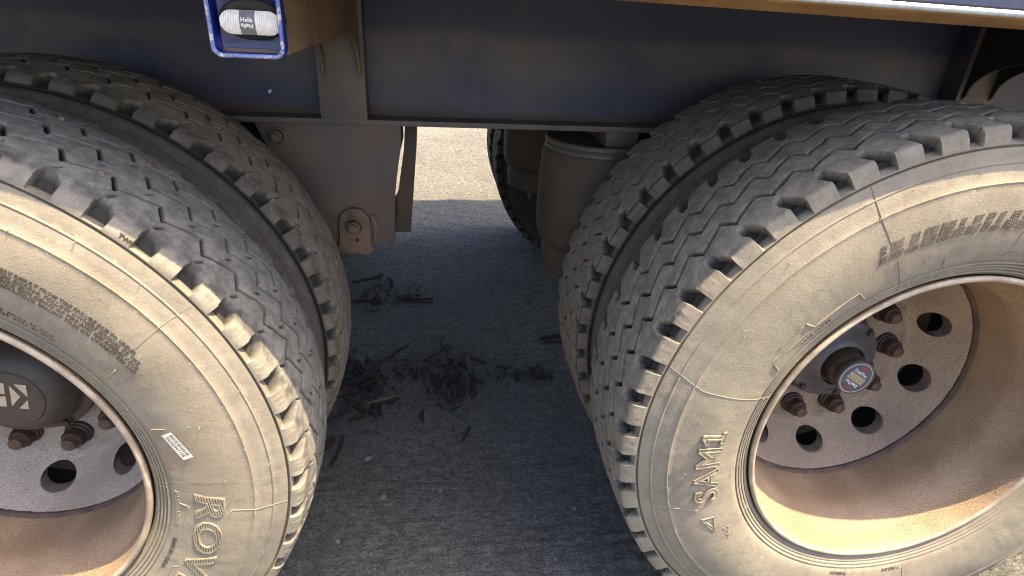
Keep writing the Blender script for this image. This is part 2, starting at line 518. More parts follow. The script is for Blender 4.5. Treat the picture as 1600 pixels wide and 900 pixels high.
# ------------------------------------------------------------------ tyre
HALF = [(0.100, 0.2955), (0.1105, 0.2975), (0.1165, 0.3010)]
for k in range(4):             # rim-protector ribs by the bead
    r = 0.3045 + k * 0.0057
    w = 0.1195 + k * 0.0027
    HALF += [(w - 0.0010, r - 0.0007), (w + 0.0008, r + 0.0007), (w + 0.0012, r + 0.0028), (w - 0.0008, r + 0.0040)]
HALF += [(0.1302, 0.329), (0.1325, 0.336), (0.1347, 0.345), (0.1368, 0.356), (0.1384, 0.368), (0.1396, 0.380), (0.1398, 0.392), (0.1393, 0.404),
         (0.1380, 0.416), (0.1360, 0.428), (0.1338, 0.438), (0.1323, 0.4435), (0.1328, 0.4448), (0.1328, 0.4462), (0.1312, 0.4475),
         (0.1285, 0.456), (0.1252, 0.464), (0.1230, 0.4685), (0.1236, 0.4698), (0.1234, 0.4712), (0.1214, 0.4725),
         (0.1195, 0.478), (0.1172, 0.484), (0.1150, 0.4893), (0.1095, 0.4900), (0.1090, 0.4928), (0.1152, 0.4938), (0.1152, 0.4955),
         (0.1148, 0.4985), (0.1140, 0.5020), (0.1130, 0.5060), (0.1120, 0.5100), (0.1108, 0.5140), (0.1092, 0.5170), (0.1065, 0.5190)]
NP = 52                        # lugs round the tyre
_sw = np.array([(r, w) for w, r in HALF])
_o = np.argsort(_sw[:, 0])
_sw = _sw[_o]


def sidewall_y(r):
    """local Y of the outer sidewall at radius r (outer shoulder line at Y = 0.000)"""
    return 0.115 - np.interp(r, _sw[:, 0], _sw[:, 1])


def build_tyre(name, worn, seed):
    half = [list(p) for p in HALF]
    if worn:
        for p in half:
            if p[1] > 0.497:
                t = (p[1] - 0.497) / 0.022
                p[0] -= 0.010 * t * t
                p[1] -= 0.006 * t * t
    wt, rt = half[-1]
    n_t = 116
    crown_r = 0.5235 if not worn else 0.5225
    ws = np.linspace(wt, -wt, n_t + 2)[1:-1]
    crown = [(w, rt + (crown_r - rt) * (1 - abs(w / wt) ** (3.0 if not worn else 2.4))) for w in ws]
    prof = np.array(half + crown + [(-w, r) for w, r in half[::-1]])
    # normals
    d = np.gradient(prof, axis=0)
    nrm = np.stack([d[:, 1], -d[:, 0]], -1)
    nrm /= np.linalg.norm(nrm, axis=1)[:, None]
    # profile runs from +w to -w: outward normal points to +w then +r
    mid = len(prof) // 2
    if nrm[mid, 1] < 0:
        nrm = -nrm
    k = np.array([0.25, 0.5, 0.25])
    sm = nrm.copy()
    for _ in range(3):
        sm[1:-1] = sm[:-2] * 0.25 + sm[1:-1] * 0.5 + sm[2:] * 0.25
    sm /= np.linalg.norm(sm, axis=1)[:, None]
    per = 40
    n = NP * per
    th = np.arange(n) / n * 2 * PI
    TH, J = np.meshgrid(th, np.arange(len(prof)), indexing='xy')
    Wg, Rg = prof[:, 0][J], prof[:, 1][J]
    U = (TH / (2 * PI) * NP) % 1.0
    wob = 0.0017 * vnoise(TH * 12, Wg * 20 + 3, 0.4, seed)
    pidx = np.floor((TH / (2 * PI) * NP)).astype(int) % NP
    rnd = np.random.default_rng(seed).uniform(-1, 1, (4, NP))
    h = np.zeros_like(Wg)
    dust = np.ones_like(Wg)
    clean_shade = np.zeros_like(Wg)
    tread = np.abs(Wg) < 0.1095
    top = (Rg > 0.512)
    dust = np.where(top & (np.abs(Wg) < 0.106), 0.12, dust)
    dust = np.where(Rg <= 0.500, 1.0, dust)
    # --- zig-zag grooves: long shallow runs joined by short deep steps
    groove = np.zeros_like(Wg)
    for g, (w0, A, ph) in enumerate(((0.046, 0.0118, 0.10), (0.001, 0.0118, 0.45), (-0.044, 0.0118, 0.80))):
        u = (U + ph) % 1.0
        saw = np.where(u < 0.76, -1 + 2 * u / 0.76, 1 - 2 * (u - 0.76) / 0.24)
        wg = w0 + A * saw + wob
        stepz = sstep(u, 0.70, 0.78) * (1 - sstep(u, 0.97, 1.0))
        if worn:
            wid = 0.0014 + 0.0030 * stepz
            dp = 0.0045 + 0.0055 * stepz
        else:
            wid = 0.0030 + 0.0016 * stepz
            dp = 0.0130 + 0.0 * stepz
        e = np.abs(Wg - wg)
        groove = np.maximum(groove, dp * (1 - sstep(e, wid, wid + 0.0014)))
    # kerf slits
    if worn:
        for (w0, ph) in ((0.026, 0.3), (-0.022, 0.65), (0.074, 0.9), (-0.070, 0.2)):
            u = (U + ph) % 1.0
            e = np.abs(u - 0.5 - (Wg - w0) * 9)
            groove = np.maximum(groove, 0.004 * (1 - sstep(e, 0.020, 0.045)) * (np.abs(Wg - w0) < 0.007))
    mask = (np.abs(Wg) < 0.0985) & top
    groove = groove * mask
    h -= groove
    clean_shade = np.maximum(clean_shade, sstep(groove, 0.001, 0.005))
    if worn:
        band = sstep(np.abs(Wg), 0.072, 0.084) * (1 - sstep(np.abs(Wg), 0.094, 0.102)) * top
        clean_shade = np.maximum(clean_shade, band * (0.30 + 0.30 * vnoise(TH * 30, Wg * 60, 0.5, seed + 9)))
    # --- shoulder lugs: deep pockets cut in from both shoulders
    for sg in (1, -1):
        w = Wg * sg
        ph = 0.0 if sg > 0 else 0.5
        u = (U + ph) % 1.0 - 0.5
        inner = 0.074 if not worn else 0.084
        # pocket: wide on the flank, slanting to a point on the tread
        reach = sstep(w, inner, inner + 0.016)
        slant = (0.16 if not worn else 0.12) * sstep(0.110 - w, 0.0, 0.034)
        half_w = (0.180 if not worn else 0.205) * (0.50 + 0.50 * reach)
        pk = (pidx + (0 if sg > 0 else 1) * (U > 0.5)) % NP
        half_w = half_w * (1 + 0.11 * rnd[0][pk])
        e = np.abs(u - slant + 0.016 * rnd[1][pk] + 0.007 * vnoise(TH * 40, Wg * 90 + Rg * 60, 0.5, seed + 12))
        if worn:
            m = (1 - sstep(e, half_w - 0.022, half_w + 0.014)) * sstep(w, inner - 0.002, inner + 0.006)
        else:
            m = (1 - sstep(e, half_w - 0.014, half_w + 0.008)) * sstep(w, inner - 0.002, inner + 0.003)
        m *= sstep(Rg, 0.4960, 0.4980) * (w > 0.06)
        deep = 0.0185 if not worn else 0.0180
        deep = deep * (1 + 0.14 * rnd[2][pk])
        dd = deep * (0.62 + 0.38 * sstep(Rg, 0.498, 0.508)) * (0.70 + 0.30 * reach)
        h -= dd * m
        dust = np.where(m > 0.5, 0.45 if not worn else 0.6, dust)
        clean_shade = np.maximum(clean_shade, (0.92 if not worn else 0.88) * m * sstep(Rg, 0.4965, 0.503))  # pocket rubber blackened further as painted occlusion
        face = (w > 0.1) & (Rg > 0.4955) & (m < 0.5)
        dust = np.where(face & (Rg <= 0.518), np.minimum(dust, 0.58 if not worn else 0.5), dust)
    # --- wear: scrubbed, chipped lug edges
    chip = vnoise(TH * 0.52 * 100, Wg * 100 + Rg * 60, 0.9, seed + 1) * 0.5 + vnoise(TH * 0.52 * 100, Wg * 100 + Rg * 60, 0.4, seed + 2) * 0.5
    sh = (Rg > 0.499) & (np.abs(Wg) > 0.085)
    h += np.where(top, 0.0009 * vnoise(TH * 7, Wg * 12, 0.35, seed + 7) + 0.0004 * vnoise(TH * 40, Wg * 70, 0.5, seed + 8), 0)
    h += np.where(sh, (0.0007 if worn else 0.0004) * chip, 0.0002 * chip * (Rg > 0.5))
    if worn:
        rough = sstep(np.abs(Wg), 0.092, 0.104) * sstep(Rg, 0.500, 0.508)
        h += rough * 0.0006 * vnoise(TH * 52, Wg * 100 + Rg * 100, 0.28, seed + 3)
        dust = np.where((rough > 0.4) & (dust < 0.5), 0.5, dust)
    else:
        edge = sstep(np.abs(Wg), 0.099, 0.1075) * (Rg > 0.510)
        dust = np.where((edge > 0.5) & (dust < 0.5), 0.45 + 0.35 * (chip > 0), dust)
    dust = np.where((Rg > 0.4475) & (Rg < 0.489) & (np.abs(Wg) > 0.105), 0.72, dust)
    # sidewall unevenness
    sw = Rg < 0.488
    h += np.where(sw & (Rg > 0.33), 0.00045 * vnoise(TH * 4.5, Rg * 10, 0.5, seed + 5) + 0.00025 * vnoise(TH * 20, Rg * 50, 0.6, seed + 6), 0)
    Wf = Wg + sm[:, 0][J] * h
    Rf = Rg + sm[:, 1][J] * h
    v = np.stack([Rf * np.cos(TH), 0.115 - Wf, Rf * np.sin(TH)], -1).reshape(-1, 3)
    f = grid_faces(len(prof), n, wrap_c=True)
    me = mesh_np(name, v, f, smooth=38)
    at = me.attributes.new('dust', 'FLOAT', 'POINT')
    at.data.foreach_set('value', dust.astype(np.float32).ravel())
    at = me.attributes.new('clean_shade', 'FLOAT', 'POINT')
    at.data.foreach_set('value', clean_shade.astype(np.float32).ravel())
    return me


tyre_sharp = build_tyre('tyre_sharp', False, 20)
tyre_worn = build_tyre('tyre_worn', True, 40)
tyre_sharp.materials.append(M['tyre_sharp'])
tyre_worn.materials.append(M['tyre_worn'])


# ------------------------------------------------------------------ rim
def smoothcurve(p, n):
    """Catmull-Rom through points"""
    p = np.array(p, float)
    q = np.vstack([2 * p[0] - p[1], p, 2 * p[-1] - p[-2]])
    out = []
    for i in range(1, len(q) - 2):
        for t in np.linspace(0, 1, n, endpoint=False):
            a, b, c, d = q[i - 1], q[i], q[i + 1], q[i + 2]
            out.append(0.5 * ((2 * b) + (-a + c) * t + (2 * a - 5 * b + 4 * c - d) * t * t + (-a + 3 * b - 3 * c + d) * t ** 3))
    out.append(p[-1])
    return np.array(out)


barrel_prof = smoothcurve([(0.2955, 0.004), (0.2985, -0.0055), (0.2945, -0.0095), (0.2895, -0.007), (0.2865, 0.002), (0.2845, 0.016),
                           (0.2825, 0.034), (0.277, 0.050), (0.2665, 0.072), (0.2605, 0.092), (0.2590, 0.130), (0.2585, 0.165), (0.2590, 0.184)], 6)
bv, bf = lathe_y(barrel_prof, 128)
barrel_me = mesh_np('rim_barrel', bv, bf, smooth=60)
back_prof = [(0.2950, 0.010), (0.2870, 0.020), (0.2850, 0.045), (0.2720, 0.075), (0.2660, 0.130), (0.2680, 0.165), (0.2870, 0.19), (0.2900, 0.21), (0.2985, 0.2355), (0.2890, 0.232), (0.2820, 0.20), (0.2640, 0.18)]
bk, bkf = lathe_y(back_prof, 96)
back_me = mesh_np('rim_back', bk, bkf, smooth=60)


def disc_mesh():
    """dished wheel disc with ten round hand holes"""
    pr = smoothcurve([(0.2588, 0.176), (0.2530, 0.1815), (0.2440, 0.193), (0.2300, 0.213), (0.2150, 0.234), (0.2010, 0.252), (0.1930, 0.2615), (0.1885, 0.2620), (0.1850, 0.2605), (0.1800, 0.2640), (0.1745, 0.2703)], 6)
    seg = np.concatenate([[0], np.cumsum(np.linalg.norm(np.diff(pr, axis=0), axis=1))])

    def at(s):
        return np.stack([np.interp(s, seg, pr[:, 0]), np.interp(s, seg, pr[:, 1])], -1)
    L = seg[-1]
    s_h = np.interp(-0.2165, -pr[:, 0], seg)
    hr = 0.0305
    ns = 64
    rc = 0.2165
    V, F = [], []
    hw = PI / 10
    for k in range(10):
        c = k * 2 * PI / 10
        ang = np.linspace(0, 2 * PI, ns, endpoint=False) + PI / 4
        # target rectangle in (theta, s)
        ca, sa = np.cos(ang), np.sin(ang)
        m = np.maximum(np.abs(ca), np.abs(sa))
        rx = c + hw * ca / m
        ssq = sa / m
        ry = np.where(ssq > 0, s_h + ssq * (L - s_h), s_h + ssq * s_h)
        hx, hy = c + hr * ca / rc, s_h + hr * sa
        rings = []
        for t in (-2, -1, 0, 0.04, 0.12, 0.25, 0.45, 0.7, 1.0):
            if t < 0:
                q = at(hy)
                inn = {-1: 0.010, -2: 0.024}[t]
                r, y = q[:, 0] + 0.62 * inn * 0.0, q[:, 1] + inn
                th = hx
            else:
                th = hx * (1 - t) + rx * t
                s = hy * (1 - t) + ry * t
                q = at(s)
                r, y = q[:, 0], q[:, 1]
                if t == 0:
                    y = y + 0.0012
            rings.append(np.stack([r * np.cos(th), y, r * np.sin(th)], -1))
        base = len(V) * 0 + sum(len(x) for x in V)
        V.append(np.concatenate(rings))
        F.append(grid_faces(len(rings), ns, wrap_c=True) + base)
    # inner mounting face
    base = sum(len(x) for x in V)
    iv, if_ = lathe_y([(0.1745, 0.2703), (0.150, 0.2712), (0.110, 0.2712), (0.105, 0.274)], 120)
    V.append(iv)
    F.append(if_ + base)
    me = mesh_np('rim_disc', np.concatenate(V), np.concatenate(F), smooth=40)
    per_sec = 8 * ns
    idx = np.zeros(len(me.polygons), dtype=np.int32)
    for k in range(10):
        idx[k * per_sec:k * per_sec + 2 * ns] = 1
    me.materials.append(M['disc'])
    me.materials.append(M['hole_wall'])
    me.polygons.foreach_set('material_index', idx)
    return me


disc_me = disc_mesh()
wv, wf = lathe_y(smoothcurve([(0.2600, 0.1675), (0.2560, 0.1720), (0.2535, 0.1765), (0.2540, 0.1815), (0.2500, 0.1860)], 4), 160)
wv *= 1 + 0.0035 * RNG.standard_normal((len(wv), 1)) * 0.25
weld_me = mesh_np('weld_seam', wv, wf, smooth=60)
weld_me.materials.append(M['weld'])


def nut_mesh():
    bm = bmesh.new()

    def ring(r, y, n=24, hexa=False):
        out = []
        for i in range(n):
            a = i / n * 2 * PI
            rr = r
            if hexa:
                rr = r * math.cos(PI / 6) / math.cos((a % (PI / 3)) - PI / 6)
            out.append(bm.verts.new((rr * math.cos(a), y, rr * math.sin(a))))
        return out
    spec = [(0.024, 0.000, 0), (0.0245, -0.003, 0), (0.0245, -0.007, 0), (0.0222, -0.0085, 0), (0.0222, -0.0125, 0), (0.0205, -0.014, 0), (0.0200, -0.0142, 1), (0.0200, -0.0290, 1),
            (0.0178, -0.0315, 0), (0.0125, -0.0318, 0), (0.0118, -0.0330, 0), (0.0118, -0.0445, 0), (0.0100, -0.0462, 0)]
    prev = None
    for r, y, hx in spec:
        cur = ring(r, y, 24, bool(hx))
        if prev:
            for i in range(24):
                bm.faces.new((prev[i], prev[(i + 1) % 24], cur[(i + 1) % 24], cur[i]))
        prev = cur
    bm.faces.new(prev)
    bmesh.ops.recalc_face_normals(bm, faces=bm.faces)
    me = bpy.data.meshes.new('lug_nut')
    bm.to_mesh(me)
    bm.free()
    me.polygons.foreach_set('use_smooth', np.ones(len(me.polygons), dtype=bool))
    me.set_sharp_from_angle(angle=math.radians(32))
    me.materials.append(M['nut'])
    me.materials.append(M['stud'])
    for p in me.polygons:
        if p.center.y < -0.0335:
            p.material_index = 1
    return me


nut_me = nut_mesh()
drum_v, drum_f = lathe_y([(0.02, 0.30), (0.150, 0.30), (0.19, 0.31), (0.20, 0.33), (0.20, 0.50), (0.19, 0.51), (0.05, 0.51)], 64)
drum_me = mesh_np('brake_drum', drum_v, drum_f, smooth=40)
barrel_me.materials.append(M['rim'])
barrel_me.materials.append(M['rim_edge'])
for _p in barrel_me.polygons:
    if _p.center.y < -0.0055:
        _p.material_index = 1
for me_, mt in ((back_me, 'rim'), (drum_me, 'dark')):
    me_.materials.append(M[mt])


def wheel(cx, cy, tyre_me, phase, flip=False, disc=True, label=None, mat=None):
    w = bpy.data.objects.new('wheel', None)
    C.objects.link(w)
    w.parent = trailer
    w.location = (cx, cy, ZA)
    w.rotation_euler = (0, 0, PI if flip else 0)
    if label:
        w['label'] = label
    ty = link('tyre', tyre_me, None, w, rot=(0, -phase, 0))
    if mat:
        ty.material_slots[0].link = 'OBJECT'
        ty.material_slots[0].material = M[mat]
    link('rim', barrel_me, None, w)
    link('rim_back', back_me, None, w)
    if disc:
        link('weld_seam', weld_me, None, w)
        dk = link('disc', disc_me, None, w, rot=(0, -math.radians(20 if cx > 0 else -20), 0))
        if cx > 0:
            dk.material_slots[0].link = 'OBJECT'
            dk.material_slots[0].material = M['disc_tan']
    return w


d2r = math.radians
# phase: pocket centres sit at u = 0.5 of each pitch
pitch = 360 / NP
wheel_R = wheel(XR, 0, tyre_sharp, d2r(3.9 - pitch / 2), label='outer wheel of the right pair, tyre marked SAM1')
wheel_L = wheel(XL, 0, tyre_worn, d2r(1.9 - pitch / 2), label='outer wheel of the left pair with worn rounded lugs and a barcode sticker')
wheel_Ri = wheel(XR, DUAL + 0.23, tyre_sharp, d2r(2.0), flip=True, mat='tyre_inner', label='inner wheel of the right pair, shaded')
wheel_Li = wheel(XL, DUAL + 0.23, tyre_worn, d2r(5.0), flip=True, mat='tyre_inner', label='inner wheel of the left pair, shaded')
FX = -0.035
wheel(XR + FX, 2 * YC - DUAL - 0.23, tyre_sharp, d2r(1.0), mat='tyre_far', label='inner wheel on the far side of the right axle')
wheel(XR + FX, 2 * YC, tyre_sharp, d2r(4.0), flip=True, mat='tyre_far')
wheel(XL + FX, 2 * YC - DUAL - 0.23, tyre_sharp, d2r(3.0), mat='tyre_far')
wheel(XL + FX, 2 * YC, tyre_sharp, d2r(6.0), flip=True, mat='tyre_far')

for w, base in ((wheel_R, 4.0), (wheel_L, -5.0)):
    for k in range(10):
        a = d2r(base + 36 * k)
        link('lug_nut', nut_me, None, w, loc=(0.1425 * math.cos(a), 0.2708, 0.1425 * math.sin(a)), rot=(0, random.uniform(0, 1), 0))

for cx in (XL, XR):
    o = link('brake_drum', drum_me, None, trailer, loc=(cx, 0, ZA))
    av, af = lathe_y([(0.065, 0.50), (0.065, 2 * YC - 0.50)], 40)
    link('axle', mesh_np('axle', av, af, smooth=60), M['dark'], trailer, loc=(cx, 0, ZA))

# ------------------------------------------------------------------ hubs
hv, hf = lathe_y(smoothcurve([(0.100, 0.271), (0.100, 0.262), (0.0975, 0.257), (0.0945, 0.250), (0.0935, 0.236), (0.0915, 0.229), (0.0860, 0.2255), (0.0780, 0.2225), (0.0660, 0.2140), (0.0560, 0.2045),
                              (0.0505, 0.2005), (0.0475, 0.1990), (0.0455, 0.2010), (0.0445, 0.2045), (0.0440, 0.2110), (0.0385, 0.2120)], 5), 96)
link('hub', mesh_np('hub', hv, hf, smooth=50), M['hub'], wheel_R, label='dark grey hub body with hub odometer')
nv, nf = lathe_y(smoothcurve([(0.042, 0.213), (0.0405, 0.211), (0.0395, 0.200), (0.0385, 0.185), (0.0360, 0.178), (0.0350, 0.170), (0.0350, 0.164)], 4), 72)
link('hub_neck', mesh_np('hub_neck', nv, nf, smooth=50), M['oil'], wheel_R)
hbv, hbf = lathe_y([(0.0095, 0.0), (0.0095, -0.003), (0.0065, -0.0035), (0.0065, -0.010), (0.0052, -0.011), (0.0001, -0.011)], 18)
hb_me = mesh_np('hub_bolt', hbv, hbf, smooth=35)
hb_me.materials.append(M['nut'])
for k in range(6):
    a = d2r(-72 + 60 * k)
    link('hub_bolt', hb_me, None, wheel_R, loc=(0.0845 * math.cos(a), 0.2285, 0.0845 * math.sin(a)))
    link('hub_bolt', hb_me, None, wheel_L, loc=(0.0960 * math.cos(a + 0.15), 0.2345, 0.0960 * math.sin(a + 0.15)))

cv, cf = lathe_y(smoothcurve([(0.106, 0.271), (0.106, 0.246), (0.1050, 0.2400), (0.1000, 0.2370), (0.0930, 0.2345), (0.0885, 0.2285), (0.0850, 0.2160), (0.0790, 0.2040), (0.0700, 0.1940), (0.0610, 0.1885),
                              (0.0560, 0.1870), (0.0545, 0.1882), (0.0530, 0.1868), (0.0520, 0.1850), (0.0300, 0.1842), (0.0002, 0.1840)], 5), 96)
link('hub_cap', mesh_np('hub_cap', cv, cf, smooth=50), M['cap'], wheel_L, label='brown grey domed hub cap with pale emblem')


# ------------------------------------------------------------------ text helpers
def text_geo(s, size, extrude, offset=0.0, outline=0.0, shear=0.0, res=3, spacing=1.0, word=1.0):
    cu = bpy.data.curves.new('t', 'FONT')
    cu.body = s
    cu.size = size
    cu.extrude = extrude
    cu.offset = offset
    cu.shear = shear
    cu.resolution_u = res
    cu.align_x = 'CENTER'
    cu.space_character = spacing
    cu.space_word = word
    if outline:
        cu.fill_mode = 'NONE'
        cu.extrude = 0
        cu.bevel_depth = outline
        cu.bevel_resolution = 1
    o = bpy.data.objects.new('t', cu)
    C.objects.link(o)
    dg = bpy.context.evaluated_depsgraph_get()
    me = o.evaluated_get(dg).to_mesh()
    v = np.array([tuple(p.co) for p in me.vertices]).reshape(-1, 3)
    f = [list(p.vertices) for p in me.polygons]
    o.evaluated_get(dg).to_mesh_clear()
    bpy.data.objects.remove(o)
    bpy.data.curves.remove(cu)
    return v, f


def bend(v, r0, phi, lift=0.0):
    """x along a clockwise arc, y outward, z off the sidewall"""
    v = np.array(v, float)
    r = r0 + v[:, 1]
    a = math.radians(phi) - v[:, 0] / r0
    return np.stack([r * np.cos(a), sidewall_y(r) - v[:, 2] - lift, r * np.sin(a)], -1)


def start_at(v, xs=1.0):
    v = np.array(v, float)
    v[:, 0] = (v[:, 0] - v[:, 0].min()) * xs
    return v


def lettering(name, s, size, r0, phi, ext, mat, parent, label=None, **k):
    v, f = text_geo(s, size, ext, **k)
    b = bend(v, r0, phi)
    return link(name, mesh_np(name, b, f), mat, parent, label=label)


def hatch_inside(v, f, step, width, ang, height, cross=False):
    """thin raised bars clipped to a filled text mesh (v,f), returns verts, faces"""
    v2 = np.array(v)[:, :2]
    tri = []
    for p in f:
        for i in range(1, len(p) - 1):
            tri.append((p[0], p[i], p[i + 1]))
    T = v2[np.array(tri)]
    ar = np.abs((T[:, 1, 0] - T[:, 0, 0]) * (T[:, 2, 1] - T[:, 0, 1]) - (T[:, 2, 0] - T[:, 0, 0]) * (T[:, 1, 1] - T[:, 0, 1]))
    T = T[ar > 1e-12]
    V, F = [], []
    for an in ((ang, ang + PI / 2) if cross else (ang,)):
        d = np.array([math.cos(an), math.sin(an)])
        nn = np.array([-d[1], d[0]])
        lo, hi = (v2 @ nn).min(), (v2 @ nn).max()
        tl, th_ = (v2 @ d).min(), (v2 @ d).max()
        ts = np.arange(tl, th_, step * 0.22)
        for c in np.arange(lo + step / 2, hi, step):
            P = c * nn + ts[:, None] * d
            a, b, cc = T[:, 0], T[:, 1], T[:, 2]

            def side(p, q, r):
                return (p[:, None, 0] - r[None, :, 0]) * (q[None, :, 1] - r[None, :, 1]) - (q[None, :, 0] - r[None, :, 0]) * (p[:, None, 1] - r[None, :, 1])
            s1, s2, s3 = side(P, a, b), side(P, b, cc), side(P, cc, a)
            ins = (((s1 >= 0) & (s2 >= 0) & (s3 >= 0)) | ((s1 <= 0) & (s2 <= 0) & (s3 <= 0))).any(1)
            i = 0
            while i < len(ins):
                if ins[i]:
                    j = i
                    while j + 1 < len(ins) and ins[j + 1]:
                        j += 1
                    if j > i:
                        p0, p1 = c * nn + ts[i] * d, c * nn + ts[j] * d
                        bse = len(V)
                        for p in (p0, p1):
                            for s_, z in ((-1, -0.0003), (-0.6, height), (0.6, height), (1, -0.0003)):
                                q = p + nn * s_ * width / 2
                                V.append((q[0], q[1], z))
                        for q in ((0, 1, 5, 4), (1, 2, 6, 5), (2, 3, 7, 6), (0, 3, 2, 1), (4, 5, 6, 7)):
                            F.append([bse + x for x in q])
                    i = j + 1
                else:
                    i += 1
    return np.array(V), F


def outlined_word(s, size, r0, phi, parent, shear, tube=0.0018, xs=1.48):
    vo, fo = text_geo(s, size, 0, outline=tube, shear=shear, offset=size * 0.022, spacing=1.08)
    link('lettering', mesh_np('lettering_outline', bend(start_at(vo, xs), r0, phi), fo, smooth=60), M['letter'], parent)
    vf, ff = text_geo(s, size, 0, shear=shear, offset=size * 0.018, spacing=1.08)
    vh, fh = hatch_inside(vf, ff, size * 0.065, size * 0.032, math.radians(20), 0.0018)
    link('lettering_hatch', mesh_np('lettering_hatch', bend((vh - np.array([np.array(vf)[:, 0].min() - 0.0008, 0, 0])) * np.array([xs, 1, 1]), r0, phi), fh), M['letter'], parent)


# left tyre: large outlined name, small moulded lines
outlined_word('ROVELO', 0.0545, 0.366, -4.7, wheel_L, 0.10)
warn = ('SERIOUS INJURY MAY RESULT FROM TIRE FAILURE DUE TO UNDER', 'INFLATION OR OVERLOADING. FOLLOW OWNERS MANUAL OR TIRE', 'PLACARD IN VEHICLE. EXPLOSION OF TIRE AND RIM ASSEMBLY DUE', 'TO IMPROPER MOUNTING. MOUNT TIRES ON CORRECT RIM AND')
for i, s in enumerate(warn):
    lettering('lettering', s, 0.0074, 0.3975 - i * 0.0068, 49 - i * 0.8, 0.0007, M['small_text'], wheel_L, offset=0.0002, res=1, spacing=1.05)
for i, s in enumerate(('MAX LOAD SINGLE AT COLD', 'MAX LOAD DUAL AT COLD')):
    lettering('lettering', s, 0.0055, 0.3415 - i * 0.0055, 52 - i, 0.0006, M['small_text'], wheel_L, offset=0.0001, res=1, spacing=1.25, word=2.0)
lettering('lettering', 'ALL STEEL RADIAL', 0.0085, 0.3345, -10.5, 0.0008, M['letter'], wheel_L, offset=0.0001, res=1)
lettering('lettering', 'MADE IN CHINA', 0.0095, 0.3355, -27.0, 0.0008, M['small_text'], wheel_L, offset=0.0001, res=1)
lettering('lettering', 'TWI', 0.0085, 0.500, 46.0, 0.0008, M['small_text'], wheel_L, res=1)

# right tyre
ONE = [(0.0035, 0.0), (0.0255, 0.0), (0.0255, 0.0062), (0.0185, 0.0062), (0.0185, 0.0392), (0.0125, 0.0392), (0.0020, 0.0310), (0.0020, 0.0245), (0.0110, 0.0302), (0.0110, 0.0062), (0.0035, 0.0062)]


def sam_one(ext, outline, lift):
    v, f = text_geo('SAM', 0.056, ext, outline=outline, offset=0.0008 if outline else 0.0002, spacing=1.12, res=4)
    v = start_at(v)
    link('lettering', mesh_np('lettering', bend(v, 0.364, 196.0, lift), f, smooth=40), M['letter'], wheel_R, label=None if outline else 'raised moulded letters SAM')
    x0 = v[:, 0].max() + 0.006
    n = len(ONE)
    if outline:
        for p, q in zip(ONE, ONE[1:] + ONE[:1]):
            d = Vector((q[0] - p[0], q[1] - p[1]))
            nn = Vector((-d.y, d.x)).normalized() * 0.0009
            V = [(x0 + c[0] + s_ * nn.x, c[1] + s_ * nn.y, z) for c in (p, q) for s_, z in ((-1, -0.0004), (-0.4, 0.0009), (0.4, 0.0009), (1, -0.0004))]
            link('lettering', mesh_np('lettering', bend(np.array(V), 0.364, 196.0, lift), [[0, 1, 5, 4], [1, 2, 6, 5], [2, 3, 7, 6]]), M['letter'], wheel_R)
    else:
        V = [(x0 + x, y, ext) for x, y in ONE] + [(x0 + x, y, -ext) for x, y in ONE]
        F = [list(range(n))] + [[i, (i + 1) % n, n + (i + 1) % n, n + i] for i in range(n)]
        link('lettering', mesh_np('lettering', bend(np.array(V), 0.364, 196.0, lift), F), M['letter'], wheel_R, label='raised moulded numeral 1')


sam_one(0.0032, 0.0, 0.0)
sam_one(0.0, 0.0010, 0.0032)
lettering('lettering', 'M+S', 0.016, 0.357, -149, 0.0010, M['letter'], wheel_R, res=2, offset=0.0003)
lettering('lettering', 'TUBELESS', 0.0085, 0.3325, -99.0, 0.0006, M['small_text'], wheel_R, res=1, offset=0.0001)
lettering('lettering', 'TUBELESS', 0.0085, 0.3325, -80.0, 0.0006, M['small_text'], wheel_R, res=1, offset=0.0001)
lettering('lettering', 'TUBELESS', 0.0075, 0.3345, 192.0, 0.0006, M['letter'], wheel_R, res=1)
for i, s in enumerate(('MAX LOAD SINGLE AT COLD', 'MAX LOAD DUAL AT COLD')):
    lettering('lettering', s, 0.0055, 0.3415 - i * 0.0055, 89 - i, 0.0006, M['letter'], wheel_R, offset=0.0001, res=1, spacing=1.35, word=2.0)
lettering('lettering', 'LOAD RANGE', 0.0065, 0.3360, 140, 0.0006, M['small_text'], wheel_R, offset=0.0001, res=1, spacing=1.4)


def hatch_band(parent):
    """the worn, unreadable hatched word across the top: slanting cross-hatched strokes"""
    V, F = [], []
    rng = random.Random(3)
    H, sh = 0.027, 0.35
    x = -0.122
    while x < 0.122:
        wd = rng.choice((0.011, 0.015, 0.019))
        cut = rng.uniform(0.006, 0.016)
        for a0, a1, y0, y1 in ((0, wd, 0, cut), (rng.choice((0, 0.004)), wd - rng.choice((0, 0.003)), cut + 0.0018, H)):
            quad = [(x + a0 + y0 * sh, y0, 0), (x + a1 + y0 * sh, y0, 0), (x + a1 + y1 * sh, y1, 0), (x + a0 + y1 * sh, y1, 0)]
            vh, fh = hatch_inside(np.array(quad), [[0, 1, 2, 3]], 0.0024, 0.0012, math.radians(8), 0.0008, cross=True)
            b = len(V)
            V += [tuple(p) for p in vh]
            F += [[i + b for i in q] for q in fh]
        x += wd + rng.choice((0.0024, 0.0034))
    link('lettering_hatch', mesh_np('lettering_hatch', bend(np.array(V), 0.381, 103.0), F), M['hatch'], parent, label='worn cross-hatched moulded word')


hatch_band(wheel_R)


